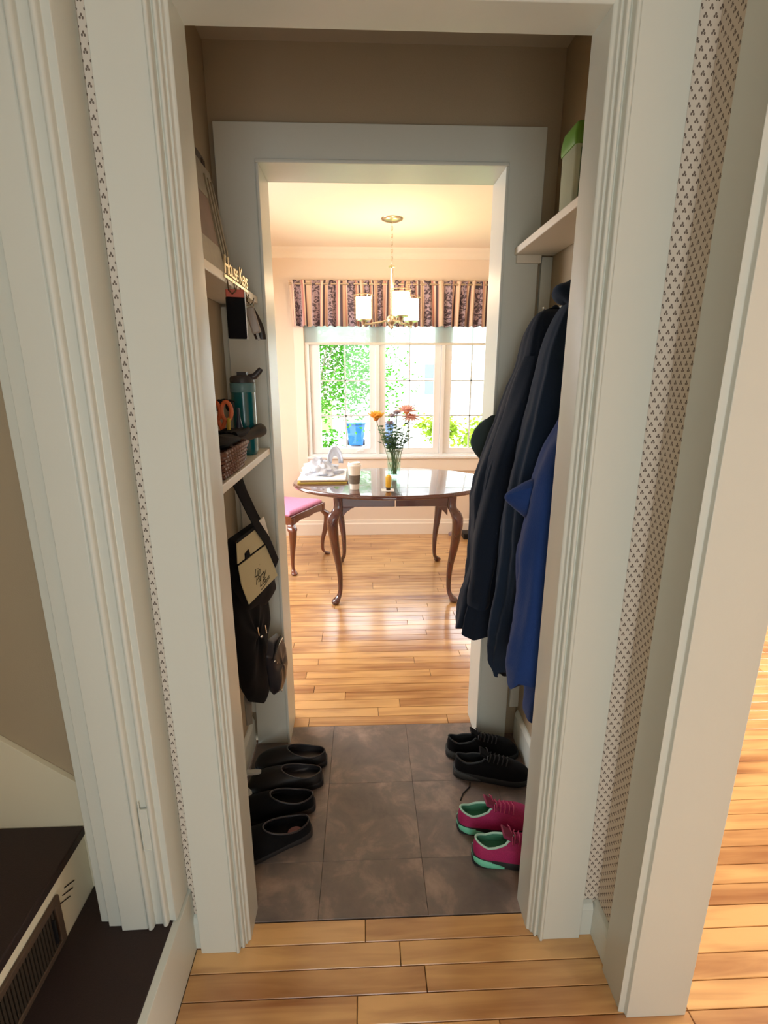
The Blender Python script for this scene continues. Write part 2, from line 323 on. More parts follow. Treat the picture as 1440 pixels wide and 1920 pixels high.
# ---------------------------------------------------------------- passage opening: casing and jambs
ZT = 2.048
P = [(0, .024), (0, 0), (.097, 0)] + [(a+.1035, b) for a, b in arcp(0, 0, .0045, 180, 360, 7)] + [(.109, .012)] + [(a+.1155, b+.012) for a, b in arcp(0, 0, .004, 190, 360, 6)] + [(.1205, .020), (.1245, .019), (.127, .026), (.130, .027), (.134, .030)]
left = [(-.434+a*.91, 1.006+b) for a, b in P] + [(-.312, 1.12), (-.325, 1.12), (-.325, 1.03)]
MB().prism(left, 0, ZT+.13, Z).build('trim_2', TRIM, kind='structure', smooth=True, bevel=.0012)
right = [(.558-a, 1.006+b) for a, b in P] + [(.424, 1.12), (.437, 1.12), (.437, 1.03)]
MB().prism(right, 0, ZT+.13, Z).build('trim_3', TRIM, kind='structure', smooth=True, bevel=.0012)
head = [(1.006+b, ZT+.134-a) for a, b in P] + [(1.12, ZT), (1.12, ZT+.012), (1.03, ZT+.012)]
MB().prism(head, -.318, .430, X).build('trim_4', TRIM, kind='structure', smooth=True, bevel=.0012)
# far opening: flat casing with a narrow bead, jambs, head
def flatcase(name, *bx): B(name, TRIM, *bx, bevel=.002)
MB().prism([(-.442, 0), (-.322, 0), (-.322, 2.078), (.455, 2.078), (.455, 0), (.567, 0), (.567, 2.175), (-.442, 2.175)], 1.790, 1.8118, Y).build('trim_5', TRIM, kind='structure', bevel=.002)
B('trim_6', TRIM, (-.322, -.312, 1.783, 1.955, 0, 2.067), bevel=.003)
B('trim_7', TRIM, (.445, .455, 1.783, 1.955, 0, 2.067), bevel=.003)
B('trim_8', TRIM, (-.322, .455, 1.783, 1.955, 2.067, 2.078), bevel=.003)
B('trim_9', DTRIM, (-.43, -.322, 1.951, 1.968, 0, 2.175), (.455, .567, 1.951, 1.968, 0, 2.175), (-.43, .567, 1.951, 1.968, 2.078, 2.18))
B('trim_10', TRIM, (.580, .6155, 1.795, 1.8118, .14, 1.815), bevel=.001)      # corner post
B('trim_11', TRIM, (-.4605, -.443, 1.800, 1.8118, .14, 1.66))
# ---------------------------------------------------------------- baseboards
def base(name, poly_pts, fn, a0, a1, m=TRIM): MB().prism(poly_pts, a0, a1, fn).build(name, m, kind='structure', bevel=.0015)
base('baseboard_front', [(1.03, 0), (1.014, 0), (1.014, .085), (1.020, .1), (1.03, .105)], X, .558, .592)
base('baseboard_front_left', [(1.03, 0), (1.018, 0), (1.018, .085), (1.022, .1), (1.03, .105)], X, -.457, -.434)
base('baseboard_right', [(.608, 0), (.592, 0), (.592, .085), (.598, .1), (.608, .105)], Y, .935, 1.0295)
base('baseboard_passage_right', [(.616, 0), (.602, 0), (.602, .11), (.609, .128), (.616, .13)], Y, 1.12, 1.79)
base('baseboard_passage_left', [(-.461, 0), (-.449, 0), (-.449, .11), (-.456, .128), (-.461, .13)], Y, 1.12, 1.79)
base('baseboard_dining', [(4.6, 0), (4.578, 0), (4.578, .105), (4.586, .115), (4.588, .138), (4.6, .142)], X, -1.9, 1.5, DTRIM)
# ---------------------------------------------------------------- left: stair opening casing, right: side-room casing
lc = [(-.457, 1.028), (-.457, .957), (-.459, .948), (-.474, .950)] + arcp(-.4795, .940, .0055, 0, -180) + [(-.487, .942), (-.505, .942)] + arcp(-.5115, .934, .0065, 0, -180) + [(-.520, .931), (-.577, .930), (-.579, .941), (-.612, .941), (-.614, .952), (-.636, .953), (-.636, .966), (-.4615, .966), (-.4615, 1.028)]
tr = MB().prism(lc, .191, 2.3, Z).build('trim_12', TRIM, kind='structure', smooth=True, bevel=.0012)
pl = MB(); pl.box(-.503, -.484, .9355, .939, .42, .53); pl.box(-.501, -.4985, .934, .937, .425, .55); pl.box(-.503, -.484, .934, .937, .418, .4225)
pl.build('hinge_plate', TRIM, tr, bevel=.0008)
rc = [(.611, 1.0), (.611, .962), (.592, .955), (.574, .949), (.572, .940), (.573, .846), (.577, .840), (.592, .838), (.594, .834), (.595, .829), (.737, .829), (.739, .833), (.739, .9599), (.612, .9599)]
MB().prism([(.6075, .935), (.590, .934), (.586, .930), (.586, .848), (.583, .842), (.596, .839), (.597, .829), (.7375, .829), (.7375, .8375), (.742, .8375), (.742, .9445), (.6075, .9445)], 0, 2.25, Z).build('trim_13', TRIM, kind='structure', smooth=True, bevel=.001)
# ---------------------------------------------------------------- stairs going up to the left
st = bpy.data.objects.new('staircase', None); C.objects.link(st); st['kind'] = 'structure'
RIS = mat('riser_paint', (226, 220, 196), .45)
for i in range(7):
    x = -.45 - .25*i; z = .19*i
    MB().box(x-.018, x-(.001 if i else 0), -.14 if i == 0 else -.249, 1.0295 if i == 0 else 1.045, z-(0 if i == 0 else .01), z+.188).build('riser', TRIM if i == 0 else RIS, st, bevel=.001)
    MB().box(x-.25, x-(.0175 if i == 0 else -.004), -.249, .949 if i == 0 and False else 1.045, z+.165, z+.1905).build('tread', TREAD, st, bevel=.003)
sk = [(-.63, .19), (-.63, .50), (-.64, .455), (-2.6, .455+1.49*1.17), (-2.6, 0), (-.63, 0)]
MB().prism([(-.645, .05), (-.645, .465), (-2.4, .465+1.755*.80), (-2.4, .05)], 1.046, 1.0595, Y).build('skirt_board', RIS, st, bevel=.001)
sl = MB()
for a_, b_ in (((.945, .308), (.981, .287)), ((.935, .298), (.971, .276)), ((.924, .288), (.957, .268))): sl.tube([(-.6995,)+a_, (-.6995,)+b_], .0012, 5)
sl.build('scratch', DARK, st)
vg = thing('air_vent', 'brown metal air grille set in the white stair riser', 'vent', (-.7, .7, .2))
VB = mat('brown_metal', (92, 74, 60), .5, .3); DB = mat('brown_metal_dark', (60, 50, 40), .55, .2)
fr = MB()
for a in ((0, .008, -.25, .215, .112, .128), (0, .008, -.25, .215, .0, .014), (0, .008, .197, .215, .014, .112), (0, .008, -.25, -.232, .014, .112)): fr.box(*a)
fr.build('frame', VB, vg, bevel=.002)
MB().box(.0003, .002, -.24, .205, .01, .118).build('backing', DARK, vg)
for k in range(44):
    y = -.226 + k*.0095; MB().box(.002, .0062, y, y+.006, .014, .112).build('fin', DB, vg)
MB().box(.006, .013, .178, .183, .03, .095).build('lever', BRUB, vg, bevel=.001)
# ---------------------------------------------------------------- shelves
SH = mat('shelf_paint', (230, 222, 206), .45)
def shelf(label, x0, x1, z0, z1, group=None):
    t = thing('wall_shelf', label, 'shelf', (0, 0, 0), 0)
    MB().box(x0, x1, 1.125, 1.789, z0, z1).build('board', SH, t, bevel=.0025)
    return t
s1 = shelf('upper left painted shelf holding leaning picture frames', -.4605, -.338, 1.668, 1.690)
s2 = shelf('lower left painted shelf holding basket and water bottle', -.4605, -.325, 1.182, 1.204)
s3 = shelf('painted shelf high on the right above the coats', .487, .6155, 1.817, 1.838)
MB().box(.493, .572, 1.776, 1.7895, 1.793, 1.8168).build('cleat', SH, s3, bevel=.001)
# ---------------------------------------------------------------- picture frames leaning on the upper left shelf
def lean_frame(label, y0, y1, z1, x0, x1, m, wd):
    t = thing('picture_frame', label, 'frame', (0, 0, 0)); z0 = 1.6905
    H = z1-z0; ang = math.atan2(x0-x1, H)
    M = Matrix.Translation((x0, y0, z0)) @ Matrix.Rotation(-ang, 4, 'Y'); W = y1-y0; Hh = H/math.cos(ang)
    MB().box(-.016, -.001, 0.006, W-.006, .006, Hh-.006, M).build('picture', mat('faded_print', (150, 122, 108), .6, var=.3, scale=12), t)
    for a in ((0, wd), (W-wd, W)):
        MB().box(-.018, 0, a[0], a[1], 0, Hh, M).build('stile', m, t, bevel=.002); [MB().box(-.004, .004, a[0]+wd*q_, a[0]+wd*(q_+.13), wd*.3, Hh-wd*.3, M).build('stile', m, t, bevel=.002) for q_ in (.08, .42, .78)]
    for a in ((0, wd), (Hh-wd, Hh)): MB().box(-.018, .001, wd, W-wd, a[0], a[1], M).build('rail', m, t, bevel=.002)
    return t
lean_frame('dark framed picture behind, tallest on the upper left shelf', 1.18, 1.665, 2.035, -.434, -.4425, mat('dark_frame_wood', (84, 72, 60), .5), .03)
lean_frame('greyish wooden picture frame leaning in front on the upper left shelf', 1.13, 1.63, 1.985, -.372, -.419, mat('grey_frame_wood', (150, 140, 118), .4, var=.15, scale=60), .09)
# ---------------------------------------------------------------- text helper
def text(name, body, size, M, m, parent=None, ext=.0006, shear=0, spacing=1, bevel=0):
    cu = bpy.data.curves.new(name, 'FONT'); cu.body = body; cu.size = size; cu.extrude = ext; cu.shear = shear; cu.space_character = spacing; cu.bevel_depth = bevel; cu.offset = .0
    cu.resolution_u = 3; cu.align_x = 'CENTER'
    o = bpy.data.objects.new(name+'_t', cu); C.objects.link(o)
    dg = bpy.context.evaluated_depsgraph_get(); me = bpy.data.meshes.new_from_object(o.evaluated_get(dg)); bpy.data.objects.remove(o)
    me.transform(M); r = bpy.data.objects.new(name, me); C.objects.link(r); me.materials.clear(); me.materials.append(m)
    if parent is not None: r.parent = parent
    return r
def frameM(o, ux, uy):
    ux = Vector(ux).normalized(); uy = Vector(uy).normalized(); uz = ux.cross(uy)
    M = Matrix((ux, uy, uz)).transposed().to_4x4(); M.translation = Vector(o); return M
# key rack on the shelf edge
kr = thing('key_rack', 'metal cut-out lettered key rack on upper left shelf edge', 'key rack', (-.33, 1.5, 1.67))
GOLD = mat('pale_brass', (226, 206, 160), .35, .6)
text('lettering', 'House Keys', .062, frameM((-.0055, 0, .018), (0, 1, 0), (0, 0, 1)), GOLD, kr, ext=.0016, spacing=.85, shear=.1)
MB().box(-.0078, -.0045, -.13, .13, .008, .0155).build('plate', GOLD, kr, bevel=.0005)
for k in range(4):
    y = -.105 + .07*k
    MB().tube([(-.006, y, .01), (-.004, y, -.018), (.004, y, -.027), (.013, y, -.02), (.016, y, -.008)], .0018, 6).build('hook', mat('dark_brass', (96, 82, 60), .35, .8), kr, smooth=True)
def hang_box(name, label, cat, M, w, d, h, m):
    t = thing(name, label, cat, (0, 0, 0)); mb = MB(); mb.box(-w/2, w/2, -d/2, d/2, -h, 0, M); return t, mb
M1 = Matrix.Translation((-.322, 1.405, 1.655)) @ Matrix.Rotation(math.radians(16), 4, 'Z')
t = thing('key_pouch', 'black pouch with red top hanging from the key rack', 'pouch')
MB().box(-.023, .023, -.006, .006, -.118, -.018, M1).build('sleeve', BLACK, t, bevel=.003)
MB().box(-.022, .022, -.005, .005, -.019, 0, M1).build('cap', mat('faded_red', (176, 84, 66), .6), t, bevel=.002)
MB().box(.0232, .0255, -.006, .006, -.118, -.004, M1).build('edging', mat('white_edge', (225, 222, 215), .5), t)
MB().tube([M1 @ Vector(p) for p in ((-.006, 0, 0), (-.003, .002, .02), (.004, .002, .02), (.006, 0, 0))], .0008, 5).build('loop', CHROME, t)
t = thing('car_key', 'bunch of car keys with grey fob on the key rack', 'keys', (-.318, 1.52, 1.648))
MB().tube([(.012*math.cos(a*PI/8), .004*math.sin(a*PI/8), -.006+.012*math.sin(a*PI/8)) for a in range(16)], .001, 5, closed=True).build('ring', CHROME, t, smooth=True)
GF = mat('grey_plastic', (150, 140, 130), .35)
Mk = Matrix.Rotation(math.radians(-15), 4, 'Y') @ Matrix.Rotation(math.radians(10), 4, 'Z')
MB().box(-.013, .012, -.006, .005, -.092, -.022, Mk).build('fob', GF, t, bevel=.004)
MB().lathe([(.0, -.001), (.006, -.001), (.006, .001), (0, .001)], (0, 0, 0), 12).build('button', BRUB, t, loc=(-.006, -.009, -.05)).rotation_euler = (PI/2, 0, 0)
MB().box(-.004, .003, -.002, .002, -.112, -.09, Mk).build('blade', mat('dull_steel', (120, 116, 110), .5, .8), t)
t = thing('key_fob', 'dark tapering key fob hanging farthest along the key rack', 'keys', (-.318, 1.6, 1.645))
fo = []
for k in range(9):
    q = k/8; wd = .006 + .012*math.sin(q*PI*.7); z = -.012-.085*q; x = .018*q
    fo.append([(x+wd*math.cos(a*PI/6), .007*math.sin(a*PI/6), z) for a in range(12)])
MB().loft(fo).build('fob', mat('brown_black_plastic', (52, 42, 38), .3), t, smooth=True)
MB().tube([(0, 0, .01), (.003, 0, -.004), (.001, 0, -.014)], .0012, 5).build('loop', CHROME, t)
# ---------------------------------------------------------------- things on the lower left shelf
bo = thing('water_bottle', 'teal water bottle with dark grey flip lid on lower left shelf', 'bottle', (-.372, 1.64, 1.204))
MB().lathe([(0, 0), (.031, 0), (.034, .004), (.036, .02), (.037, .19), (.036, .205), (0, .205)], n=32).build('body', mat('teal_plastic', (10, 92, 98), .2, coat=.6), bo, smooth=True)
MB().lathe([(.0372, .192), (.0385, .194), (.0385, .218), (.037, .22), (0, .22)], n=32).build('collar', mat('grey_teal_plastic', (92, 130, 134), .35), bo, smooth=True)
lid = MB(); lid.lathe([(.037, .2205), (.037, .232), (.033, .240), (.012, .243), (0, .243)], n=28); lid.box(-.012, .016, -.014, .014, .242, .252)
lid.build('lid', mat('charcoal_plastic', (58, 54, 54), .4), bo, smooth=True)
MB().tube([(.022, 0, .235), (.04, 0, .24), (.055, 0, .255), (.06, 0, .262)], [.011, .010, .009, .007], 10).build('spout', MATS['charcoal_plastic'], bo, smooth=True)
bk = thing('wicker_basket', 'small brown wicker basket near front of lower left shelf', 'basket', (-.385, 1.32, 1.204))
WK = mat('wicker', (112, 72, 56), .5, var=.4, scale=90)
def rect_ring(hx, hy, r, n=10):
    o = []
    for cx, cy, a0 in ((hx-r, hy-r, 0), (-hx+r, hy-r, 90), (-hx+r, -hy+r, 180), (hx-r, -hy+r, 270)):
        for k in range(n): a = math.radians(a0+90*k/(n-1)); o.append((cx+r*math.cos(a), cy+r*math.sin(a)))
    return o
def resample(p, n):
    P = [Vector(q) for q in p]; P.append(P[0]); L = [0]
    for a, b in zip(P, P[1:]): L.append(L[-1]+(b-a).length)
    o = []; j = 0
    for i in range(n):
        s = L[-1]*i/n
        while L[j+1] < s: j += 1
        u = (s-L[j])/max(1e-9, L[j+1]-L[j]); o.append(P[j].lerp(P[j+1], u))
    return o
for lv in range(7):
    f = lv/6; rr = resample(rect_ring(.050+.010*f, .125+.020*f, .03), 120); pts = []
    for i, p in enumerate(rr):
        q = p.normalized(); d = .003*math.cos(i*PI/2+(lv % 2)*PI)
        pts.append((p.x+q.x*d, p.y+q.y*d, .006+.0098*lv))
    MB().tube(pts, .0042 if lv < 6 else .006, 6, closed=True).build('weaver' if lv < 6 else 'rim', WK, bk, smooth=True)
wk = MB(); ra = resample(rect_ring(.050, .125, .03), 30); rb = resample(rect_ring(.060, .145, .03), 30)
for p, q in zip(ra, rb): wk.tube([(p.x, p.y, .002), (q.x, q.y, .066)], .0028, 5)
wk.build('stakes', WK, bk, smooth=True)
MB().prism(rect_ring(.047, .12, .03), .001, .005, Z).build('base', WK, bk)
def blob(name, c, r, m, parent=None, seed=0, amp=.15, n=20, M=None, rings=12):
    rr = random.Random(seed); ph = [rr.uniform(0, 6.3) for _ in range(6)]; R = []
    for k in range(rings+1):
        th = PI*k/rings; R_ = []
        for i in range(n):
            a = 2*PI*i/n; s = 1+amp*(math.sin(3*a+ph[0]+2*th)*.5+math.sin(5*a+ph[1]-3*th)*.3+math.sin(4*th+ph[2])*.4)
            st_ = max(math.sin(th), .02); p = Vector((r[0]*st_*math.cos(a)*s, r[1]*st_*math.sin(a)*s, r[2]*math.cos(th)*s))
            if M is not None: p = M @ p
            R_.append((c[0]+p.x, c[1]+p.y, c[2]+p.z))
        R.append(R_)
    return MB().loft(R).build(name, m, parent, smooth=True)
g = thing('knit_gloves', 'black knitted gloves heaped on top of the wicker basket', 'gloves', (-.38, 1.36, 1.28))
blob('palm', (0, -.02, .0), (.05, .12, .016), BLACK, g, 3, .2)
for k in range(4): MB().tube([(-.02+.014*k, .08, .006), (-.015+.016*k, .13, .012-.002*k), (-.006+.014*k, .165+.008*k, .012)], [.010, .009, .007], 8).build('finger', BLACK, g, smooth=True)
fl = thing('bundle', 'black stubby flashlight lying past the basket on the shelf', 'bundle', (-.345, 1.60, 1.262))  # stands for a soft black bundle, modelled as a flared tube
q = MB(); q.tube([(-.03, -.10, .0), (.0, -.03, .012), (.012, 0, .016), (.018, .015, .018), (.024, .03, .02)], [.014, .016, .018, .021, .020], 14)
q.build('body', BRUB, fl, smooth=True)
cu = thing('pen_cup', 'dark cup of scissors and pencils behind the wicker basket', 'cup', (-.412, 1.515, 1.204))
MB().lathe([(0, 0), (.028, 0), (.032, .085), (.029, .085), (.026, .006), (0, .006)], n=20).build('cup', mat('dark_red_cup', (80, 50, 44), .4), cu, smooth=True)
sc = thing('scissors', 'orange handled scissors standing in the cup on the shelf', 'scissors', (-.405, 1.495, 1.29))
OR = mat('orange_plastic', (214, 110, 66), .4)
for sgn in (-1, 1):
    MB().tube([(sgn*.016+.014*math.cos(a*PI/10), 0, .058+.026*math.sin(a*PI/10)) for a in range(20)], .006, 8, closed=True).build('handle', OR, sc, smooth=True)
    MB().tube([(sgn*.012, 0, .036), (sgn*.002, 0, .012), (-sgn*.003, 0, -.01)], [.006, .006, .004], 8).build('shank', OR, sc, smooth=True)
    MB().box(-.005+sgn*.003, .005+sgn*.003, -.001+sgn*.001, .001+sgn*.001, -.07, .0).build('blade', CHROME, sc)
MB().tube([(-.392, 1.50, 1.215), (-.378, 1.472, 1.33)], .0052, 6).build('pencil', mat('pencil_yellow', (206, 178, 72), .5))
tag(bpy.data.objects['pencil'], 'yellow pencil leaning in the cup beside the scissors', 'pencil')
sg = thing('sunglasses', 'dark sunglasses hooked on the cup behind scissors', 'glasses', (-.41, 1.56, 1.36))
for s_ in (-1, 1): blob('lens', (s_*.016, 0, 0), (.014, .003, .018), BRUB, sg, 1, .05)
MB().tube([(-.03, 0, .012), (0, 0, .018), (.03, 0, .012)], .002, 6).build('bridge', BRUB, sg)
dr = thing('dropper_bottle', 'small clear plastic bottle with blue cap on lower left shelf', 'bottle', (-.368, 1.545, 1.204))
CLR = translucent('frosted_plastic', (205, 212, 214), .4, .3)
MB().lathe([(0, 0), (.015, 0), (.016, .05), (.018, .052), (.018, .058), (.012, .06), (.012, .08), (0, .08)], n=18).build('body', CLR, dr, smooth=True)
MB().lathe([(.012, .0805), (.009, .10), (.005, .125), (.004, .15), (0, .152)], n=14).build('cap', mat('navy_plastic', (40, 48, 66), .35), dr, smooth=True)
en = MB().box(-.0015, .0015, -.075, .075, 0, .07, Matrix.Translation((-.352, 1.225, 1.262)) @ Matrix.Rotation(math.radians(-62), 4, 'Y') @ Matrix.Rotation(math.radians(12), 4, 'X')).build('envelope', mat('grey_envelope', (176, 176, 170), .7))
tag(en, 'folded grey paper lying over front of the wicker basket', 'paper')
# ---------------------------------------------------------------- bags under the lower left shelf
def pframe(A, B_):
    A = Vector(A+(0,)); u = (Vector(B_+(0,))-A).normalized(); n = Vector((u.y, -u.x, 0))
    return lambda s, z, d=0: A + u*s + n*d + Vector((0, 0, z))
def inflate(outline, fr_, th, d0=0, n=64, rings=8, seed=0, wr=.15):
    o = resample([(a, b) for a, b in outline], n); c = sum(o, Vector((0, 0)))/n; rr = random.Random(seed); ph = [rr.uniform(0, 6.28) for _ in range(4)]
    R = []
    for sgn in (1, -1):
        for k in range(rings+1):
            q = k/rings if sgn == 1 else 1-k/rings
            if sgn == -1 and k == 0: continue
            ring = []
            for i, p in enumerate(o):
                a = 2*PI*i/n; pp = c+(p-c)*max(q, .02); h = th*math.sqrt(max(0, 1-q**3.2))*(1+wr*math.sin(3*a+ph[0]+5*q)+wr*.6*math.sin(7*a+ph[1]-4*q))
                ring.append(fr_(pp.x, pp.y, d0+sgn*h))
            R.append(ring)
    return MB().loft(R)
def panel(outline, fr_, d, th=.002):
    n = len(outline); mb = MB(); mb.loft([[fr_(a, b, d) for a, b in outline], [fr_(a, b, d+th) for a, b in outline]]); return mb
def band(pts, fr_, w, d, th=.003):
    mb = MB(); P_ = [Vector(p) for p in pts]; rings = []
    for i, p in enumerate(P_):
        t_ = (P_[min(i+1, len(P_)-1)]-P_[max(i-1, 0)]).normalized(); nn = Vector((-t_.y, t_.x))*w/2
        dd = d[i] if isinstance(d, list) else d
        rings.append([fr_(*(p+nn), dd), fr_(*(p-nn), dd), fr_(*(p-nn), dd+th), fr_(*(p+nn), dd+th)])
    return mb.loft(rings)
T = pframe((-.42, 1.25), (-.34, 1.6))
tb = thing('tote_bag', 'cream and black tote bag with script lettering, hanging under shelf', 'bag')
CANV = mat('cream_canvas', (196, 186, 148), .85, bump=.3, bscale=400)
inflate([(.148, 1.0), (.348, 1.005), (.378, .95), (.430, .80), (.455, .715), (.375, .695), (.227, .742), (.163, .835), (.147, .93)], T, .022, 0, seed=2).build('body', BLACK, tb, smooth=True)
ft = [(.150, .995), (.286, .999), (.331, .928), (.146, .928)]
panel(ft, T, .024, .002).build('upper_panel', CANV, tb); panel([(.149, .921), (.336, .921), (.420, .785), (.196, .781), (.160, .858)], T, .024, .003).build('pocket', CANV, tb)
panel([(.146, 1.0), (.30, 1.006), (.303, .996), (.146, .990)], T, .0265, .002).build('binding', BLACK, tb)
panel([(.19, .925), (.19, .944), (.213, .95), (.222, .928)], T, .0265, .003).build('buckle_tab', BLACK, tb)
panel([(.31, 1.006), (.35, 1.012), (.374, .955), (.40, .87), (.372, .885)], T, .018, .004).build('side_panel', mat('white_canvas', (225, 222, 212), .6), tb)
band([(.21, 1.16), (.25, 1.06), (.283, 1.0), (.35, .93), (.417, .83)], T, .034, [.0, .02, .028, .028, .026]).build('strap', BLACK, tb, smooth=True)
band([(.255, 1.165), (.29, 1.1), (.33, 1.02), (.345, .98)], T, .03, [-.01, -.01, .0, .012]).build('strap', BLACK, tb, smooth=True)
INK = mat('print_ink', (62, 58, 36), .8)
def ontote(s, z, ang):
    a = math.radians(ang); ux = T(s+math.cos(a), math.sin(a)) - T(s, 0); uy = T(s-math.sin(a), math.cos(a)) - T(s, 0)
    return frameM(T(s, z, .0275), ux, uy)
text('lettering', 'Lin', .036, ontote(.262, .846, -3), INK, tb, ext=.0003, shear=.35)
text('lettering', 'Party', .040, ontote(.285, .822, 2), INK, tb, ext=.0003, shear=.35, spacing=.9)
text('lettering', 'Les', .034, ontote(.298, .803, 3), INK, tb, ext=.0003, shear=.35)
band([(.315, .803), (.35, .812)], T, .0035, .0272, .0006).build('underline', INK, tb)
band([(.283, .790), (.32, .797), (.352, .806)], T, .003, .0272, .0006).build('underline', INK, tb)
Q = pframe((-.40, 1.45), (-.32, 1.75))
jk = thing('black_jacket', 'black jacket bunched and hanging below the tote bag', 'jacket')
inflate([(-.03, .9), (.11, .9), (.215, .76), (.222, .62), (.19, .55), (.165, .45), (.185, .325), (.157, .318), (.05, .40), (.016, .46), (-.01, .6), (-.03, .75)], Q, .03, -.005, seed=5, wr=.12, n=90).build('body', BLACK, jk, smooth=True)
for s_, z_ in ((.066, .655), (.118, .636)):
    MB().tube([Q(s_-.004, z_+.016, .04), Q(s_-.007, z_, .043), Q(s_-.002, z_-.014, .042)], .0024, 6).build('buckle', CHROME, jk, smooth=True)
MB().lathe([(0, 0), (.005, 0), (.004, .003), (0, .004)], n=12).build('snap', CHROME, jk, loc=Q(.092, .622, .036)).rotation_euler = (PI/2, 0, .4)
pu = thing('purse', 'shiny black leather purse with silver zip, low on the left', 'purse')
LEA = mat('black_leather', (46, 44, 48), .36)
inflate([(.255, .545), (.285, .50), (.300, .44), (.306, .39), (.283, .345), (.235, .315), (.20, .325), (.178, .37), (.160, .46), (.14, .52), (.18, .56)], Q, .03, .012, seed=7, wr=.06).build('body', LEA, pu, smooth=True)
MB().tube([Q(a, b, .037) for a, b in spline([(.246, .535), (.215, .528), (.188, .505), (.170, .488)], 12)], .0028, 6).build('zip', CHROME, pu, smooth=True)
MB().tube([Q(a, b, .036) for a, b in spline([(.236, .545), (.205, .54), (.178, .515), (.158, .495)], 12)], .0045, 6).build('piping', BRUB, pu, smooth=True)
for s_, z_ in ((.170, .485), (.186, .471), (.297, .392), (.212, .343)):
    blob('stud', Q(s_, z_, .038 if s_ < .25 else .022), (.004, .004, .005), CHROME, pu, 1, 0, 10, None, 6)
gs = panel([(.047, .42), (.093, .40), (.087, .285), (.05, .305)], Q, -.02, .003).build('grey_strap', mat('grey_webbing', (120, 120, 114), .7))
tag(gs, 'grey webbing strap dangling below the black jacket', 'strap')
hr = thing('hook_rail', 'row of dark hooks under the lower left shelf', 'hooks')
for y in (1.34, 1.47, 1.60):
    MB().tube([(-.44, y, 1.17), (-.41, y, 1.165), (-.385, y, 1.15), (-.38, y, 1.165)], .003, 6).build('hook', BRUB, hr, smooth=True)
# ---------------------------------------------------------------- coats on the right wall
def coat(name, secs, m, parent, n=120, rows=46, seed=0, folds=9, amp=.06, hem=.012):
    rr = random.Random(seed); ph = [rr.uniform(0, 6.28) for _ in range(5)]; S_ = spline(secs, rows); rings = []
    for k, (z, xf, y0, y1) in enumerate(S_):
        xw = .585; cx = (xf+xw)/2; cy = (y0+y1)/2; rx = (xw-xf)/2; ry = (y1-y0)/2; g_ = min(1, .25+k/rows*1.1); ring = []
        for i in range(n):
            a = 2*PI*i/n; c, s = math.cos(a), math.sin(a); e = .75
            x = math.copysign(abs(c)**e, c); y = math.copysign(abs(s)**e, s)
            f = 1 + g_*amp*(math.sin(folds*a+ph[0]+.8*math.sin(z*5+ph[1]))+.6*math.sin((folds+5)*a+ph[2]-z*4)+.5*math.sin(3*a+ph[3]+z*9)*.6)
            q = Vector((cx+rx*x, cy+ry*y, z)); f += g_*(.22*noise.noise(q*Vector((5, 5, 3.2))+Vector((seed, 0, 0))) + .10*noise.noise(Vector((q.x*13, q.y*13, q.z*7+q.y*9+seed))) + .04*noise.noise(q*30))
            px = cx + rx*x*(f if c < 0 else 1); px = min(px, xw)
            ring.append((px, cy+ry*y*(1+(f-1)*.5), z + (hem*math.sin(5*a+ph[4]) if k == rows else 0)))
        rings.append(ring)
    top = rings[0]; c0 = Vector((sum(p[0] for p in top)/n, sum(p[1] for p in top)/n, top[0][2]+.012))
    rings.insert(0, [tuple(c0 + (Vector(p)-c0)*.35 + Vector((0, 0, .0))) for p in top])
    return MB().loft(rings).build(name, m, parent, smooth=True)
NAVY = mat('navy_wool', (34, 48, 68), .95, spec=.2, sheen=.06, bump=.4, bscale=500, var=.15, scale=8)
DNAVY = mat('dark_navy_cotton', (25, 33, 47), .9, spec=.2, sheen=.05, bump=.3, bscale=500)
BLUE = mat('blue_fleece', (34, 62, 122), .95, spec=.2, sheen=.12, bump=.6, bscale=350, var=.12, scale=10)
hb = thing('coat_rack', 'white board with metal coat hooks behind the coats', 'coat rack', (.6, 1.2, 1.6))
MB().box(.0, .0155, -.03, .58, -.03, .05).build('board', TRIM, hb, bevel=.002)
for y in (.10, .27, .44):
    MB().tube([(0, y, .02), (-.03, y, .02), (-.05, y, .03), (-.055, y, .045)], .004, 8).build('hook', CHROME, hb, smooth=True)
c1 = thing('winter_coat', 'long dark navy coat hanging farthest along the right wall', 'coat')
coat('body', [(1.640, .56, 1.620, 1.605), (1.62, .515, 1.580, 1.635), (1.56, .483, 1.540, 1.665), (1.48, .468, 1.520, 1.685), (1.40, .438, 1.510, 1.695), (1.30, .408, 1.500, 1.700), (1.20, .378, 1.500, 1.705), (1.08, .352, 1.500, 1.705), (.95, .345, 1.510, 1.705), (.82, .340, 1.510, 1.695), (.70, .322, 1.520, 1.685), (.60, .312, 1.530, 1.675)], DNAVY, c1, seed=1, folds=10, amp=.045)
def sleeve(name, pts, r, m, parent, seed=0, flat=.75, n=22):
    P_ = spline(pts, 26); rs = spline([(q,) for q in r], 26); rr = random.Random(seed); ph = rr.uniform(0, 6); rings = []
    for k, p in enumerate(P_):
        R = rs[k][0]; ring = []
        for i in range(n):
            a = 2*PI*i/n; f = 1+.10*math.sin(4*a+ph+k*.25)+.05*math.sin(k*.9+2*a)
            ring.append((p[0]+R*flat*math.cos(a)*f, p[1]+R*math.sin(a)*f, p[2]))
        rings.append(ring)
    return MB().loft(rings).build(name, m, parent, smooth=True)
sleeve('sleeve', [(.50, 1.55, 1.50), (.465, 1.545, 1.35), (.415, 1.54, 1.15), (.385, 1.54, .95), (.375, 1.54, .80), (.37, 1.54, .72)], [.04, .055, .06, .055, .05, .048], DNAVY, c1, 3)
c2 = thing('dark_hooded_jacket', 'nearer dark navy hooded jacket on the right wall', 'jacket')
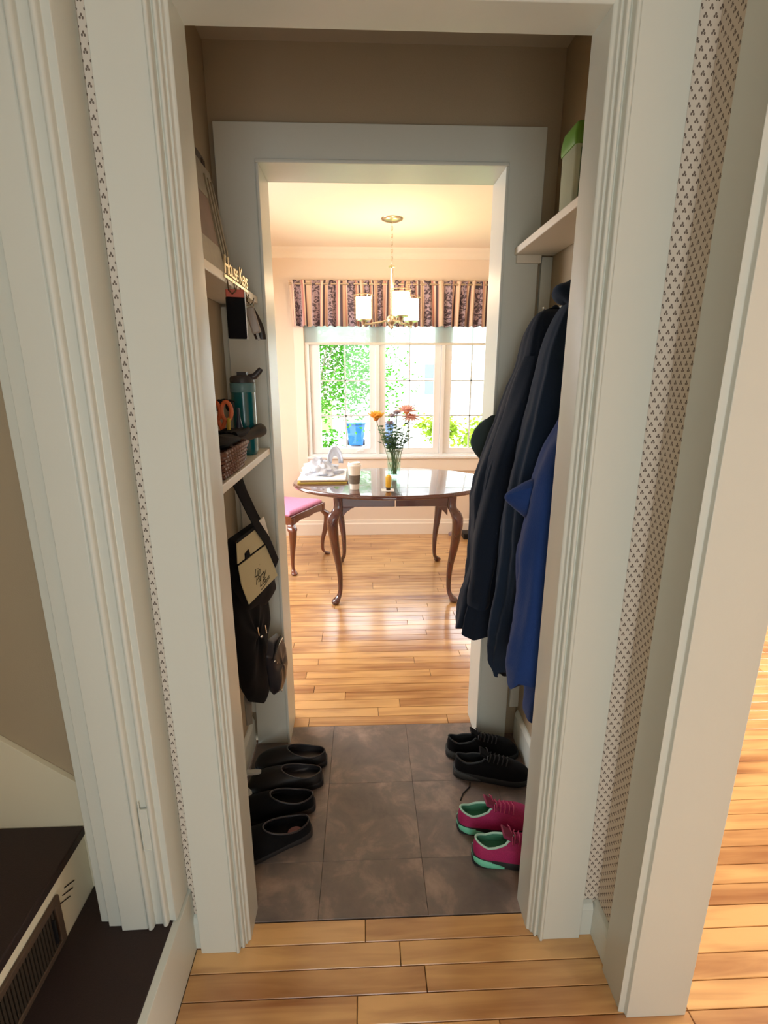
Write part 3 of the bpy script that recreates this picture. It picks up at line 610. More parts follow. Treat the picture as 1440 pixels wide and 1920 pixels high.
coat('body', [(1.665, .575, 1.440, 1.438), (1.64, .545, 1.410, 1.468), (1.60, .512, 1.380, 1.478), (1.52, .482, 1.360, 1.488), (1.40, .455, 1.340, 1.488), (1.25, .428, 1.330, 1.488), (1.10, .408, 1.330, 1.488), (.95, .400, 1.340, 1.488), (.80, .398, 1.350, 1.488), (.66, .392, 1.380, 1.488), (.56, .398, 1.440, 1.488), (.50, .42, 1.470, 1.478)], NAVY, c2, seed=8, folds=8, amp=.05)
blob('collar', (.545, 1.43, 1.655), (.045, .055, .03), NAVY, c2, 4, .15)
c3 = thing('blue_fleece', 'bright blue fleece jacket hanging nearest on the right wall', 'jacket')
coat('body', [(1.45, .565, 1.240, 1.260), (1.43, .53, 1.200, 1.280), (1.40, .50, 1.180, 1.300), (1.33, .474, 1.165, 1.310), (1.27, .440, 1.160, 1.320), (1.20, .415, 1.155, 1.320), (1.10, .410, 1.150, 1.320), (1.0, .400, 1.150, 1.320), (.89, .398, 1.150, 1.320), (.78, .395, 1.150, 1.310), (.70, .385, 1.150, 1.310), (.65, .385, 1.160, 1.300)], BLUE, c3, seed=12, folds=5, amp=.04, hem=.02)
sleeve('sleeve', [(.50, 1.25, 1.20), (.49, 1.255, 1.0), (.487, 1.26, .8), (.487, 1.27, .65), (.488, 1.275, .54), (.490, 1.28, .485)], [.045, .05, .05, .047, .043, .040], BLUE, c3, 6)
MB().loft([[(.44, 1.20, 1.22), (.46, 1.31, 1.22), (.44, 1.31, 1.06), (.44, 1.22, 1.06)], [(.40, 1.22, 1.19), (.40, 1.30, 1.185), (.41, 1.30, 1.09), (.41, 1.24, 1.09)], [(.352, 1.275, 1.148), (.352, 1.29, 1.147), (.362, 1.29, 1.132), (.362, 1.275, 1.132)]]).build('collar_flap', BLUE, c3, smooth=True, sub=2)
c4 = thing('grey_hood', 'grey green bag bulging out behind the farthest coat', 'bag')
blob('body', (.450, 1.752, 1.225), (.082, .026, .085), mat('grey_green_fabric', (62, 74, 76), .9, spec=.2), c4, 9, .08, 28)
MB().tube([(.50, 1.742, 1.29), (.54, 1.742, 1.40), (.585, 1.742, 1.5), (.60, 1.742, 1.56)], .006, 6).build('strap', BLACK, c4, smooth=True)
# ---------------------------------------------------------------- green tub on the right shelf
gb = thing('storage_tub', 'green lidded plastic tub on the high right shelf', 'tub', (.546, 1.378, 1.8385))
GP = mat('green_plastic', (104, 150, 52), .4); GL = mat('green_label', (62, 96, 48), .5, var=.25, scale=60)
rr_ = rect_ring(.056, .047, .010, 6)
MB().loft([[(a*.98, b*.98, 0) for a, b in rr_], [(a, b, .13) for a, b in rr_], [(a*.97, b*.97, .13) for a, b in rr_], [(a*.90, b*.90, .003) for a, b in rr_]]).build('body', translucent('clear_tub_plastic', (214, 216, 190), .35, .35), gb, smooth=True)
MB().loft([[(a*1.04, b*1.04, .12) for a, b in rr_], [(a*1.06, b*1.06, .126) for a, b in rr_], [(a*1.06, b*1.06, .142) for a, b in rr_], [(a*.98, b*.98, .165) for a, b in rr_], [(a*.9, b*.9, .168) for a, b in rr_]]).build('lid', GP, gb, smooth=True, bevel=.001)
MB().box(-.044, .05, -.0500, -.0475, .012, .112).build('wrap_label', GL, gb, bevel=.0005)
for z_, w_ in ((.095, .03), (.088, .02), (.055, .025), (.035, .012), (.028, .016)): MB().box(-.032, -.032+w_, -.0512, -.0501, z_, z_+.004).build('print', mat('label_print', (196, 200, 176), .6), gb)
blob('contents', (0, 0, .045), (.042, .036, .042), mat('maroon_contents', (92, 52, 48), .6), gb, 2, .1)
# ---------------------------------------------------------------- shoes
def footline(L, w, n=64):
    o = []
    ctrl = [(L, .0), (L*.97, .30*w), (L*.86, .47*w), (L*.72, .50*w), (L*.5, .42*w), (L*.3, .36*w), (L*.12, .35*w), (L*.02, .22*w), (0, 0), (L*.02, -.22*w), (L*.12, -.34*w), (L*.3, -.37*w), (L*.5, -.44*w), (L*.72, -.50*w), (L*.88, -.40*w), (L*.98, -.2*w)]
    m_ = len(ctrl)
    for i in range(n):
        t_ = i/n*m_; j = int(t_); u = t_-j; a, b, c, d = (ctrl[(j+q) % m_] for q in (-1, 0, 1, 2))
        o.append(tuple(.5*((2*q)+(-p+r)*u+(2*p-5*q+4*r-s_)*u*u+(-p+3*q-3*r+s_)*u**3) for p, q, r, s_ in zip(a, b, c, d)))
    return o
def shoe(name, label, cat, loc, rz, kind, mats, group=None, L=.27, w=.10, mirror=1):
    t = thing(name, label, cat, loc, rz, group); n = 64; out = footline(L, w, n)
    sneaker = kind == 'sneaker'; st_ = .028 if sneaker else .02
    R = []   # opening rim
    x0, x1 = (L*.02, L*.46) if sneaker else (L*.02, L*.55)
    for i in range(n):
        a = 2*PI*i/n; cx, rx = (x0+x1)/2, (x1-x0)/2; x = cx+rx*math.cos(a); ry = w*(.27 if sneaker else .33)*(1-.25*max(0, math.cos(a)) if sneaker else 1)
        y = ry*math.sin(a)
        f = max(0, (x-x0)/(x1-x0))
        if sneaker: z = .062 + .022*f + .022*max(0, 1-f*3.2)**1.2 + .006*(f > .8)
        else: z = .048 + .030*f**1.6 + .010*max(0, 1-f*3)
        R.append((x, y*mirror, z))
    out = [(x, y*mirror) for x, y in out]
    sole = MB(); k = 1.03; cx = L/2
    def hz(x): return st_ + (.012*max(0, 1-x/(L*.4)) if sneaker else .008*max(0, 1-x/(L*.35)))
    lo = [(cx+(x-cx)*.97, y*.92, .0008) for x, y in out]; mid = [(cx+(x-cx)*k, y*k, .006) for x, y in out]; mid2 = [(cx+(x-cx)*k, y*k, hz(x)-.003) for x, y in out]; tp = [(cx+(x-cx)*.99, y*.99, hz(x)+.001) for x, y in out]
    sole.loft([lo, mid, mid2, tp]).build('sole', mats['sole'], t, smooth=True)
    rows = 9; rings = []
    for kk in range(rows+1):
        v = kk/rows; ring = []
        for i in range(n):
            bx, by = out[i]; rx_, ry_, rz_ = R[i]; bz = hz(bx)
            toe = max(0, math.cos(2*PI*i/n))
            ctx = bx*(.98)+rx_*.02 + (-.0)*toe; cty = by*1.0; ctz = max(bz+.012, rz_*(.80 if not sneaker else .72))
            P0 = Vector((bx, by, bz)); P1 = Vector((ctx, cty, ctz)); P2 = Vector((rx_, ry_, rz_))
            ring.append(P0*(1-v)**2+P1*2*v*(1-v)+P2*v*v)
        rings.append(ring)
    MB().loft(rings, cap=False).build('upper', mats['upper'], t, smooth=True)
    inner = [[tuple(p) for p in rings[-1]], [(r[0], r[1]*.95, r[2]-.012) for r in R], [(min(max(x*.96+.006, .012), L*.75), y*.75, st_+.014) for (x, y) in out]]
    li = MB().loft(inner, cap=False); li.f.append(tuple(range(2*n, 3*n))); li.build('lining', mats['lining'], t, smooth=True)
    MB().tube(R, .0032 if sneaker else .0028, 8, closed=True).build('collar', mats['collar'], t, smooth=True)
    if sneaker:
        tg = []
        for kk in range(7):
            v = kk/6; x = L*(.62-.30*v); z = .066+.034*v+.012*v*v; ww = .017+.007*v
            tg.append([(x, -ww, z-.004), (x, ww, z-.004), (x+.004, ww*.8, z+.003), (x+.004, -ww*.8, z+.003)])
        MB().loft(tg).build('tongue', mats['tongue'], t, smooth=True, bevel=.002)
        for kk in range(5):
            x = L*(.47+.055*kk); z = .0930-.0037*kk
            MB().tube([(x-.006, -.026, z-.008), (x, -.012, z+.001), (x+.003, 0, z+.003), (x, .012, z+.001), (x+.006, .026, z-.008)], .0022, 6).build('lace', mats['lace'], t, smooth=True)
        for sg_ in (-1, 1):
            MB().tube([(L*.45, sg_*.004, .092), (L*.43, sg_*.02, .104), (L*.42, sg_*.034, .096), (L*.44, sg_*.028, .086), (L*.455, sg_*.006, .091)], .0018, 6).build('bow', mats['lace'], t, smooth=True)
        for sg_ in (-1, 1):
            ch = []
            for kk in range(11):
                v = kk/10; x = L*(-.012+.34*v); hh = .010*math.sin(PI*min(1, .15+v*.85)) + .002
                j = min(range(n), key=lambda q: abs(out[q][0]-max(x, .0)) + (0 if out[q][1]*sg_ >= 0 else 9)); yy = out[j][1]*k*1.02; xx = cx+(out[j][0]-cx)*k
                zc = .030-.018*v
                ch.append([(xx, yy, zc-hh), (xx-.001, yy+sg_*.004, zc-hh*.6), (xx-.001, yy+sg_*.004, zc+hh*.6), (xx, yy, zc+hh)])
            MB().loft(ch).build('sole_accent', mats['accent'], t, smooth=True)
    return t
CL = mat('black_clog', (14, 12, 14), .55, bump=.2, bscale=200); CLI = mat('clog_insole', (46, 44, 46), .35); CLR_ = mat('clog_rim', (44, 40, 42), .4)
cm = dict(sole=BRUB, upper=CL, lining=CLI, collar=CLR_)
cm2 = dict(sole=mat('dark_sole', (32, 29, 29), .7), upper=BLACK, lining=BLACK, collar=CLR_)
shoe('clog', 'black open clog at the far end of the left row', 'shoe', (-.158, 1.672, .001), PI+.04, 'clog', cm, 'clogs along the left wall', .265, .104)
shoe('clog', 'black open clog second from the far doorway in the left row', 'shoe', (-.165, 1.574, .001), PI+.10, 'clog', cm, 'clogs along the left wall', .265, .104, -1)
shoe('slip_on_shoe', 'black slip-on shoe third from the far doorway in the left row', 'shoe', (-.184, 1.462, .001), PI+.12, 'clog', cm2, 'slip-on shoes along the left wall', .268, .100)
s4 = shoe('slip_on_shoe', 'nearest black slip-on shoe angled toward the left jamb', 'shoe', (-.188, 1.365, .001), PI+.38, 'clog', cm2, 'slip-on shoes along the left wall', .275, .104, -1)
MB().lathe([(0, 0), (.017, 0), (.015, .001), (0, .0012)], sx=1.3).build('insole_mark', mat('dull_pink_print', (128, 88, 92), .7), s4, loc=(.055, .01, .0345))
for lab, loc, rz, L_ in (('white plastic strip among the clogs, pointing right', (-.43, 1.56, .062), .05, .09), ('clear plastic strip slanting down beside the slip-on shoes', (-.43, 1.47, .085), -.75, .10)):
    t = thing('plastic_strip', lab, 'strip', loc, rz, 'plastic strips among the shoes')
    MB().loft([[(x, -.012*ww, 0), (x, .012*ww, 0), (x, .010*ww, .008), (x, -.010*ww, .008)] for x, ww in ((-.02, 1), (L_*.3, 1), (L_*.42, .95), (L_*.52, .55))]).build('strip', translucent('milky_plastic', (214, 216, 212), .3, .1), t, bevel=.002)
bm = dict(sole=mat('charcoal_sole', (40, 42, 42), .7), upper=BLACK, lining=mat('charcoal_lining', (34, 36, 38), .9), collar=mat('charcoal_collar', (44, 46, 48), .8), tongue=BLACK, lace=BRUB, accent=mat('charcoal_accent', (58, 60, 60), .6))
shoe('black_sneaker', 'black sneaker behind, against the far right jamb', 'shoe', (.312, 1.70, .001), -.06, 'sneaker', bm, 'pair of black sneakers', .275, .098)
shoe('black_sneaker', 'black sneaker in front of its pair on the right', 'shoe', (.325, 1.60, .001), -.16, 'sneaker', bm, 'pair of black sneakers', .275, .098, -1)
PK = mat('magenta_mesh', (176, 34, 98), .7, var=.25, scale=300, bump=.4, bscale=700)
pm = dict(sole=mat('black_sneaker_sole', (40, 40, 42), .6), upper=PK, lining=mat('mint_lining', (86, 150, 122), .85), collar=mat('mint_piping', (176, 216, 196), .6), tongue=mat('dark_pink_tongue', (130, 40, 74), .7), lace=mat('pink_lace', (170, 60, 96), .7), accent=mat('mint_rubber', (116, 206, 172), .5))
shoe('running_shoe', 'magenta and mint running shoe behind its pair', 'shoe', (.296, 1.358, .001), .02, 'sneaker', pm, 'pair of magenta running shoes', .26, .098)
shoe('running_shoe', 'magenta and mint running shoe, nearest on the right', 'shoe', (.322, 1.245, .001), -.05, 'sneaker', pm, 'pair of magenta running shoes', .26, .098, -1)
tag(MB().tube([(.325, 1.47, .002), (.34, 1.50, .003), (.37, 1.53, .003), (.375, 1.55, .003)], .0022, 6).build('shoelace', BRUB), 'loose black shoelace on the dark tile floor', 'lace')
# ---------------------------------------------------------------- dining window
win = bpy.data.objects.new('window_1', None); C.objects.link(win); win['kind'] = 'structure'
def W(name, m, *a, bevel=.002):
    mb = MB()
    for q in a: mb.box(*q)
    return mb.build(name, m, win, bevel=bevel)
W('casing', DTRIM, (-.585, -.502, 4.578, 4.5995, .60, 2.17)); W('casing', DTRIM, (1.322, 1.40, 4.578, 4.5995, .60, 2.17)); W('casing', DTRIM, (-.502, 1.322, 4.578, 4.5995, 2.08, 2.17)); W('apron', DTRIM, (-.502, 1.322, 4.580, 4.5995, .60, .715))
W('sill', VINYL, (-.505, 1.325, 4.560, 4.62, .716, .738), bevel=.004)
W('frame', VINYL, (-.50, -.462, 4.60, 4.70, .738, 2.08), (1.282, 1.32, 4.60, 4.70, .738, 2.08), (-.462, 1.282, 4.60, 4.70, 2.045, 2.08), (-.462, 1.282, 4.60, 4.70, .738, .755), (.105, .135, 4.60, 4.70, .755, 2.045), (.675, .705, 4.60, 4.70, .755, 2.045))
def sash(x0, x1, gx0, gx1, cx):
    s = W('sash', VINYL, (x0, gx0, 4.625, 4.665, .757, 2.043), (gx1, x1, 4.625, 4.665, .757, 2.043), (gx0, gx1, 4.625, 4.665, .757, .805), (gx0, gx1, 4.625, 4.665, 1.995, 2.043))
    g_ = MB().box(gx0, gx1, 4.643, 4.647, .805, 1.995).build('pane', GLASS, s); 
    m_ = MB(); m_.box(cx-.006, cx+.006, 4.638, 4.652, .805, 1.995)
    for z in (1.09, 1.393, 1.696): m_.box(gx0, gx1, 4.638, 4.652, z-.006, z+.006)
    m_.build('muntin', mat('grille_vinyl', (205, 212, 214), .4), s)
    return s
sash(-.460, .103, -.378, .052, -.160); sash(.137, .673, .190, .617, .402); sash(.707, 1.280, .768, 1.22, .945)
for x, dx in ((-.07, .10), (1.0, -.10)):
    cr = MB(); cr.box(x-.035, x+.035, 4.618, 4.6245, .758, .772); cr.tube([(x, 4.615, .775), (x+dx*.3, 4.60, .79), (x+dx, 4.605, .84)], .005, 6); cr.build('crank', VINYL, win, smooth=True)
rs = thing('roller_shade', 'white translucent roller shade pulled partly down the window', 'shade', (0, 0, 0))
MB().box(-.495, 1.315, 4.5965, 4.598, 1.70, 2.06).build('cloth', translucent('shade_cloth', (205, 216, 216), .5, .36), rs)
MB().box(-.497, 1.317, 4.590, 4.5995, 1.690, 1.708).build('bottom_bar', mat('shade_bar', (214, 208, 196), .5), rs, bevel=.002)
va = thing('valance', 'gathered floral striped valance above dining window', 'valance', (0, 0, 0))
mb = MB(); n = 560; x0, x1 = -.60, 1.38; uvs = []; arc = 0; pr = None; rings = [[], [], [], [], [], []]
zz = [2.185, 2.165, 2.15, 2.06, 1.95, 1.832]
rv = random.Random(6); phs = [rv.uniform(0, 6.28) for _ in range(5)]
for i in range(n+1):
    x = x0+(x1-x0)*i/n; u = x*92+2.2*math.sin(x*7+phs[0])+1.3*math.sin(x*17+phs[1])
    for r, z in enumerate(zz):
        am = (.010, .011, .006, .018, .022, .026)[r]
        y = 4.535 - am*(math.sin(u+.25*(r-2)*math.sin(x*9)) + .35*math.sin(u*2.1+phs[2])) ; xx = x + .010*math.sin(x*11+phs[3])*(r-2)/3
        zq = z + (.004*math.sin(u*1.3) if r in (0, 5) else 0)
        rings[r].append((xx, y, zq))
arcs = [0]
for i in range(n): arcs.append(arcs[-1] + math.dist(rings[4][i], rings[4][i+1]))
vs = [p for r in rings for p in r]; uvl = [(arcs[i]*.62, zz[r]) for r in range(6) for i in range(n+1)]
fs = [(r*(n+1)+i, r*(n+1)+i+1, (r+1)*(n+1)+i+1, (r+1)*(n+1)+i) for r in range(5) for i in range(n)]
mb.add(vs, fs); mb.uv = uvl; vo_ = mb.build('fabric', valance_mat(), va, smooth=True); so = vo_.modifiers.new('solid', 'SOLIDIFY'); so.thickness = .002
MB().tube([(-.60, 4.535, 2.158), (1.38, 4.535, 2.158)], .008, 8).build('rod', NICKEL, va, smooth=True)
for x in (-.595, 1.375): MB().box(x-.006, x+.006, 4.535, 4.5995, 2.15, 2.166).build('bracket', NICKEL, va)
# ---------------------------------------------------------------- chandelier
CX, CY = .196, 3.73
ch = thing('chandelier', 'three light chandelier with frosted shades over the dining table', 'chandelier', (CX, CY, 0))
MB().lathe([(0, 2.405), (.02, 2.406), (.045, 2.412), (.07, 2.422), (.072, 2.4295), (0, 2.4295)], n=32).build('canopy', NICKEL, ch, smooth=True)
for k in range(11):
    z = 2.395-.0225*k; pts = []
    for a in range(12):
        q = 2*PI*a/12; u_, v_ = .006*math.cos(q), .0145*math.sin(q); pts.append((u_ if k % 2 else 0, 0 if k % 2 else u_, z+v_))
    MB().tube(pts, .0017, 5, closed=True).build('chain_link', NICKEL, ch, smooth=True)
MB().lathe([(.004, 2.152), (.02, 2.146), (.023, 2.138), (.012, 2.134), (.0085, 2.13), (.0085, 1.84), (.02, 1.835), (.034, 1.825), (.036, 1.795), (.028, 1.785), (.012, 1.776), (.009, 1.765), (.012, 1.755), (0, 1.745)], n=24, cap=False).build('stem', NICKEL, ch, smooth=True)
GLOW = mat('lit_frosted_glass', (255, 244, 224), .5, emit=(1, .80, .52), estr=3.2)
OUT = thinglass('chandelier_glass', (1, .98, .94, 1))
for ang in (-76.3, 43.7+.0, 163.7+0):
    a = math.radians(ang); 
    dx, dy = .2*math.cos(a), .2*math.sin(a); z0 = 1.815
    MB().tube([(0.02*math.cos(a), .02*math.sin(a), 1.81), (dx*.35, dy*.35, 1.795), (dx*.75, dy*.75, 1.785), (dx, dy, 1.79), (dx, dy, 1.80)], .0065, 8).build('arm', NICKEL, ch, smooth=True)
    MB().lathe([(0, 1.765), (.007, 1.765), (.005, 1.775), (.012, 1.785), (.018, 1.80), (.034, 1.806), (.05, 1.808), (.05, 1.814), (0, 1.814)], (dx, dy, 0), 24).build('holder', NICKEL, ch, smooth=True)
    MB().lathe([(.066, z0), (.067, z0+.005), (.067, z0+.155), (.0655, z0+.155), (.0655, z0+.002)], (dx, dy, 0), 36, cap=False).build('glass_sleeve', OUT, ch, smooth=True)
    MB().tube([(dx+.0665*math.cos(q*PI/18), dy+.0665*math.sin(q*PI/18), z0+.156) for q in range(36)], .0022, 6, closed=True).build('rim', NICKEL, ch, smooth=True)
    MB().lathe([(0, z0), (.051, z0), (.053, z0+.006), (.053, z0+.142), (.050, z0+.142), (.050, z0+.01), (0, z0+.01)], (dx, dy, 0), 36, cap=False).build('lamp_shade', GLOW, ch, smooth=True)
    light('bulb', 'POINT', (CX+dx, CY+dy, z0+.19), 2.6, (1, .74, .46), shadow_soft_size=.03)
# ---------------------------------------------------------------- dining table
tb = thing('dining_table', 'oval mahogany dining table with cabriole legs', 'table', (.19, 3.48, 0))
for sg_, nm in ((-1, 0), (1, 0)):
    prof = [(.985, .715), (.995, .719), (1.0, .727), (.994, .732), (.992, .736), (.985, .741), (.97, .742)]
    rings = []
    for r, z in prof:
        pts = []
        for i in range(41):
            a = -PI/2+PI*i/40; pts.append((sg_*(.0008+.68*r*math.cos(a) if abs(math.cos(a)) > 1e-6 else .0008), .49*r*math.sin(a), z))
        rings.append(pts)
    MB().loft(rings).build('tabletop', MAHOG, tb, smooth=True)
    MB().prism([(sg_*.003, .648), (sg_*.33, .648), (sg_*.33, .7145), (sg_*.003, .7145)], -.372, -.350, Y).build('apron', MAHOG, tb, bevel=.002)
    MB().prism([(sg_*.003, .648), (sg_*.33, .648), (sg_*.33, .7145), (sg_*.003, .7145)], .350, .372, Y).build('apron', MAHOG, tb, bevel=.002)
    MB().box(sg_*.372 if sg_ < 0 else .350, -.350 if sg_ < 0 else .372, -.33, .33, .648, .7145).build('apron', MAHOG, tb, bevel=.002)
def cabriole(px, py, sx, sy, top, m, parent, s=1.0, diag=.03):
    P_ = [(0, 0, top), (0, 0, top*.90), (.75, .75, top*.845), (1.15, 1.15, top*.76), (.75, .75, top*.55), (.05, .05, top*.33), (-.1, -.1, top*.15), (.15, .15, top*.075), (.85, .85, top*.036), (.95, .95, top*.012), (.9, .9, .001)]
    r_ = [.029, .029, .036, .035, .028, .020, .0155, .016, .027, .026, .018]
    Q_ = spline([(p[0]*diag*sx, p[1]*diag*sy, p[2], q*s) for p, q in zip(P_, r_)], 48); rings = []
    for k, (x, y, z, r) in enumerate(Q_):
        e = 1 if z < top*.8 else .55; ring = []
        for i in range(20):
            a = 2*PI*i/20+PI/4*0; c, s_ = math.cos(a), math.sin(a)
            ring.append((px+x+r*math.copysign(abs(c)**e, c), py+y+r*math.copysign(abs(s_)**e, s_), z))
        rings.append(ring)
    return MB().loft(rings).build('leg', m, parent, smooth=True)
for sx in (-1, 1):
    for sy in (-1, 1):
        lg = cabriole(sx*.358, sy*.358, sx, sy, .7145, MAHOG, tb)
        MB().prism([(sx*.33, .649), (sx*.255, .649), (sx*.262, .640), (sx*.272, .640), (sx*.285, .628), (sx*.30, .620), (sx*.33, .585)], sy*.372 if sy < 0 else .352, -.352 if sy < 0 else .372, Y).build('knee_bracket', MAHOG, tb, bevel=.002)
# ---------------------------------------------------------------- chair
cc = thing('dining_chair', 'wooden dining chair with pink seat left of the table', 'chair', (-.33, 4.07, 0), math.atan2(.21, -.45))
# local +x runs toward the chair back, local +y toward the camera side
def cp(mb, name, m, **k): return mb.build(name, m, cc, **k)
u_ = Vector((math.cos(math.atan2(.21, -.45)), math.sin(math.atan2(.21, -.45))))
seatp = [(0, 0), (.0, .50), (.42, .44), (.42, .06)]
cp(MB().loft([[(a+.02, .25+(b-.25)*.93, .435) for a, b in seatp], [(a+.012, .25+(b-.25)*.96, .452) for a, b in seatp], [(a+.012, .25+(b-.25)*.95, .465) for a, b in seatp], [(.03+a*.90, .25+(b-.25)*.86, .478) for a, b in seatp]]), 'seat', mat('pink_fabric', (232, 150, 186), .8, bump=.2, bscale=500, var=.12, scale=90), bevel=.008, seg=3)
def railp(L_): 
    n_ = 14; top = [(L_*i/n_, .445) for i in range(n_+1)]; bot = [(L_*i/n_, .385-.018*math.sin(PI*i/n_)**2*(-1)+.0) for i in range(n_, -1, -1)]
    return top + [(x, .375+.028*max(0, math.sin(PI*x/L_))**1.5 - .018*math.exp(-((x-L_/2)/.07)**2)) for x, _ in bot]
cp(MB().prism([(y, z) for y, z in railp(.50)], -.005, .018, X), 'front_rail', BROWNW, bevel=.002)
for y0_, y1_ in ((0.0, .06), (.50, .44)):
    mb = MB(); pts = railp(.42)
    mb.add([(x, y0_+(y1_-y0_)*x/.42, z) for x, z in pts] + [(x, y0_+(y1_-y0_)*x/.42+(.02 if y0_ < .1 else -.02), z) for x, z in pts], [])
    k = len(pts); mb.f += [tuple(range(k)), tuple(range(k, 2*k))[::-1]] + [(i, (i+1) % k, (i+1) % k+k, i+k) for i in range(k)]
    cp(mb, 'side_rail', BROWNW, bevel=.002)
cp(MB().box(.405, .425, .06, .44, .385, .445), 'back_rail', BROWNW, bevel=.002)
cabriole(.012, .022, -1, -1, .43, BROWNW, cc, .85, .028); cabriole(.012, .478, -1, 1, .43, BROWNW, cc, .85, .028)
for y_ in (.07, .43):
    MB().tube([(.50, y_, .002), (.45, y_, .2), (.425, y_, .42), (.43, y_, .6), (.46, y_+(.0), .85), (.50, y_, 1.0)], [.016, .018, .02, .018, .016, .015], 10).build('back_leg', BROWNW, cc, smooth=True)
MB().tube([(.497, .05, .99), (.505, .15, 1.015), (.51, .25, 1.03), (.505, .35, 1.015), (.497, .45, .99)], [.018, .02, .024, .02, .018], 10).build('crest_rail', BROWNW, cc, smooth=True)
MB().loft([[(.43+ (z-.45)*.12, .25-w_, z), (.43+(z-.45)*.12, .25+w_, z), (.44+(z-.45)*.12, .25+w_, z), (.44+(z-.45)*.12, .25-w_, z)] for z, w_ in ((.44, .05), (.55, .035), (.7, .06), (.85, .05), (1.0, .07))]).build('splat', BROWNW, cc, bevel=.002)
# ---------------------------------------------------------------- things on the table
TZ = .7425
fo = thing('folder_stack', 'stack of papers and a yellow folder on table left end', 'papers', (-.29, 3.60, TZ), .03)
MB().box(-.165, .165, -.225, .18, 0, .008).build('folder', mat('yellow_folder', (196, 176, 84), .6), fo, bevel=.001)
MB().box(-.15, .168, -.215, .18, .0085, .018, Matrix.Rotation(.03, 4, 'Z')).build('magazine', mat('brown_edge_paper', (150, 128, 108), .6), fo, bevel=.001)
MB().box(-.16, .16, -.22, .19, .0185, .026, Matrix.Rotation(-.02, 4, 'Z')).build('sheet', mat('white_paper', (232, 230, 226), .7), fo, bevel=.001)
pb = thing('plastic_bag', 'crumpled white plastic bag lying on the papers', 'bag', (-.30, 3.62, TZ+.027))
PBM = translucent('white_bag_plastic', (226, 232, 242), .3)
rp = random.Random(11); mb = MB(); R = []
for k in range(17):
    th = PI*.5*k/16; ring = []
    for i in range(48):
        a = 2*PI*i/48; s = 1+.13*math.sin(5*a+k*.8)+.09*math.sin(9*a-k*1.1)+rp.uniform(-.05, .05)
        ring.append((.135*math.cos(th)*math.cos(a)*s, .13*math.cos(th)*math.sin(a)*s, .105*math.sin(th)*(1+.15*math.sin(3*a+k)+rp.uniform(-.06, .06))*(.8+.2*math.cos(a-2.8)) + .0))
    R.append(ring)
mb.loft(R).build('body', PBM, pb, smooth=True)
mb = MB(); mb.loft([[(.09+.055*math.cos(PI*q/12)*f, .05+o_, .06+.12*math.sin(PI*q/12)*f) for q in range(13)] for f, o_ in ((.45, .0), (.75, .012), (1.0, -.004), (1.06, .008))], cap=False, close=False)
hd = mb.build('handle_loop', PBM, pb, smooth=True); so = hd.modifiers.new('s', 'SOLIDIFY'); so.thickness = .0015
cf = thing('coffee_cup', 'white takeaway coffee cup with grey sleeve on table', 'cup', (-.064, 3.20, TZ))
WC = mat('white_cup_paper', (232, 226, 216), .6)
MB().lathe([(0, .001), (.029, .001), (.029, .004), (.0405, .150), (0, .150)], n=32).build('body', WC, cf, smooth=True)
MB().lathe([(.0318, .038), (.0328, .038), (.0378, .094), (.0368, .094)], n=32, cap=False).build('sleeve', mat('grey_brown_sleeve', (122, 112, 100), .8, var=.2, scale=80), cf, smooth=True)
MB().lathe([(.0425, .148), (.0435, .150), (.0435, .156), (.040, .158), (.039, .170), (.036, .172), (.034, .166), (0, .166)], n=32).build('lid', mat('white_lid', (244, 242, 238), .35), cf, smooth=True)
yb = thing('yellow_bottle', 'small yellow bottle with dark cap at table front', 'bottle', (.149, 3.16, TZ+.001))
MB().lathe([(0, 0), (.0135, 0), (.0145, .012), (.0145, .018), (0, .018)], n=20).build('cap', mat('dark_cap', (60, 40, 22), .4), yb, smooth=True)
MB().lathe([(.0150, .0182), (.019, .026), (.0195, .075), (.018, .088), (.012, .096), (.006, .099), (0, .099)], n=24).build('body', mat('amber_yellow', (222, 176, 52), .3, coat=.5), yb, smooth=True)
cd_ = MB().box(.105, .185, 3.125, 3.20, TZ+.0002, TZ+.0008, Matrix.Rotation(.0, 4, 'Z')).build('paper_slip', mat('white_slip', (236, 236, 236), .6)); tag(cd_, 'white paper slip under the small yellow bottle', 'paper')
vs_ = thing('flower_vase', 'tall clear glass vase in the middle of the table', 'vase', (.208, 3.58, TZ))
MB().lathe([(0, .001), (.038, .001), (.041, .006), (.044, .05), (.050, .14), (.053, .20), (.0515, .20), (.0485, .14), (.0425, .05), (.038, .014), (0, .012)], n=36, cap=False).build('glass', VGLASS, vs_, smooth=True)
MB().lathe([(0, .013), (.0375, .0145), (.042, .05), (.0455, .10), (0, .10)], n=30).build('water', thinglass('water', (.90, .97, .93, 1)), vs_, smooth=True)
STEM = mat('green_stem', (78, 110, 62), .6); LEAF = mat('leaf_green', (92, 128, 92), .5, var=.35, scale=40); 
def leafmesh(mb, p, d, L_, wd, rr):
    d = Vector(d).normalized(); s = d.cross(Vector((0, 0, 1))); s = (s.normalized() if s.length > .01 else Vector((1, 0, 0))); n_ = s.cross(d)
    s = (s*math.cos(rr)+n_*math.sin(rr)); p = Vector(p)
    pts = [p, p+d*L_*.35+s*wd, p+d*L_+n_*L_*-.1, p+d*L_*.35-s*wd, p+d*L_*.45+n_*.004]
    mb.add(pts, [(0, 1, 4), (1, 2, 4), (2, 3, 4), (3, 0, 4)])
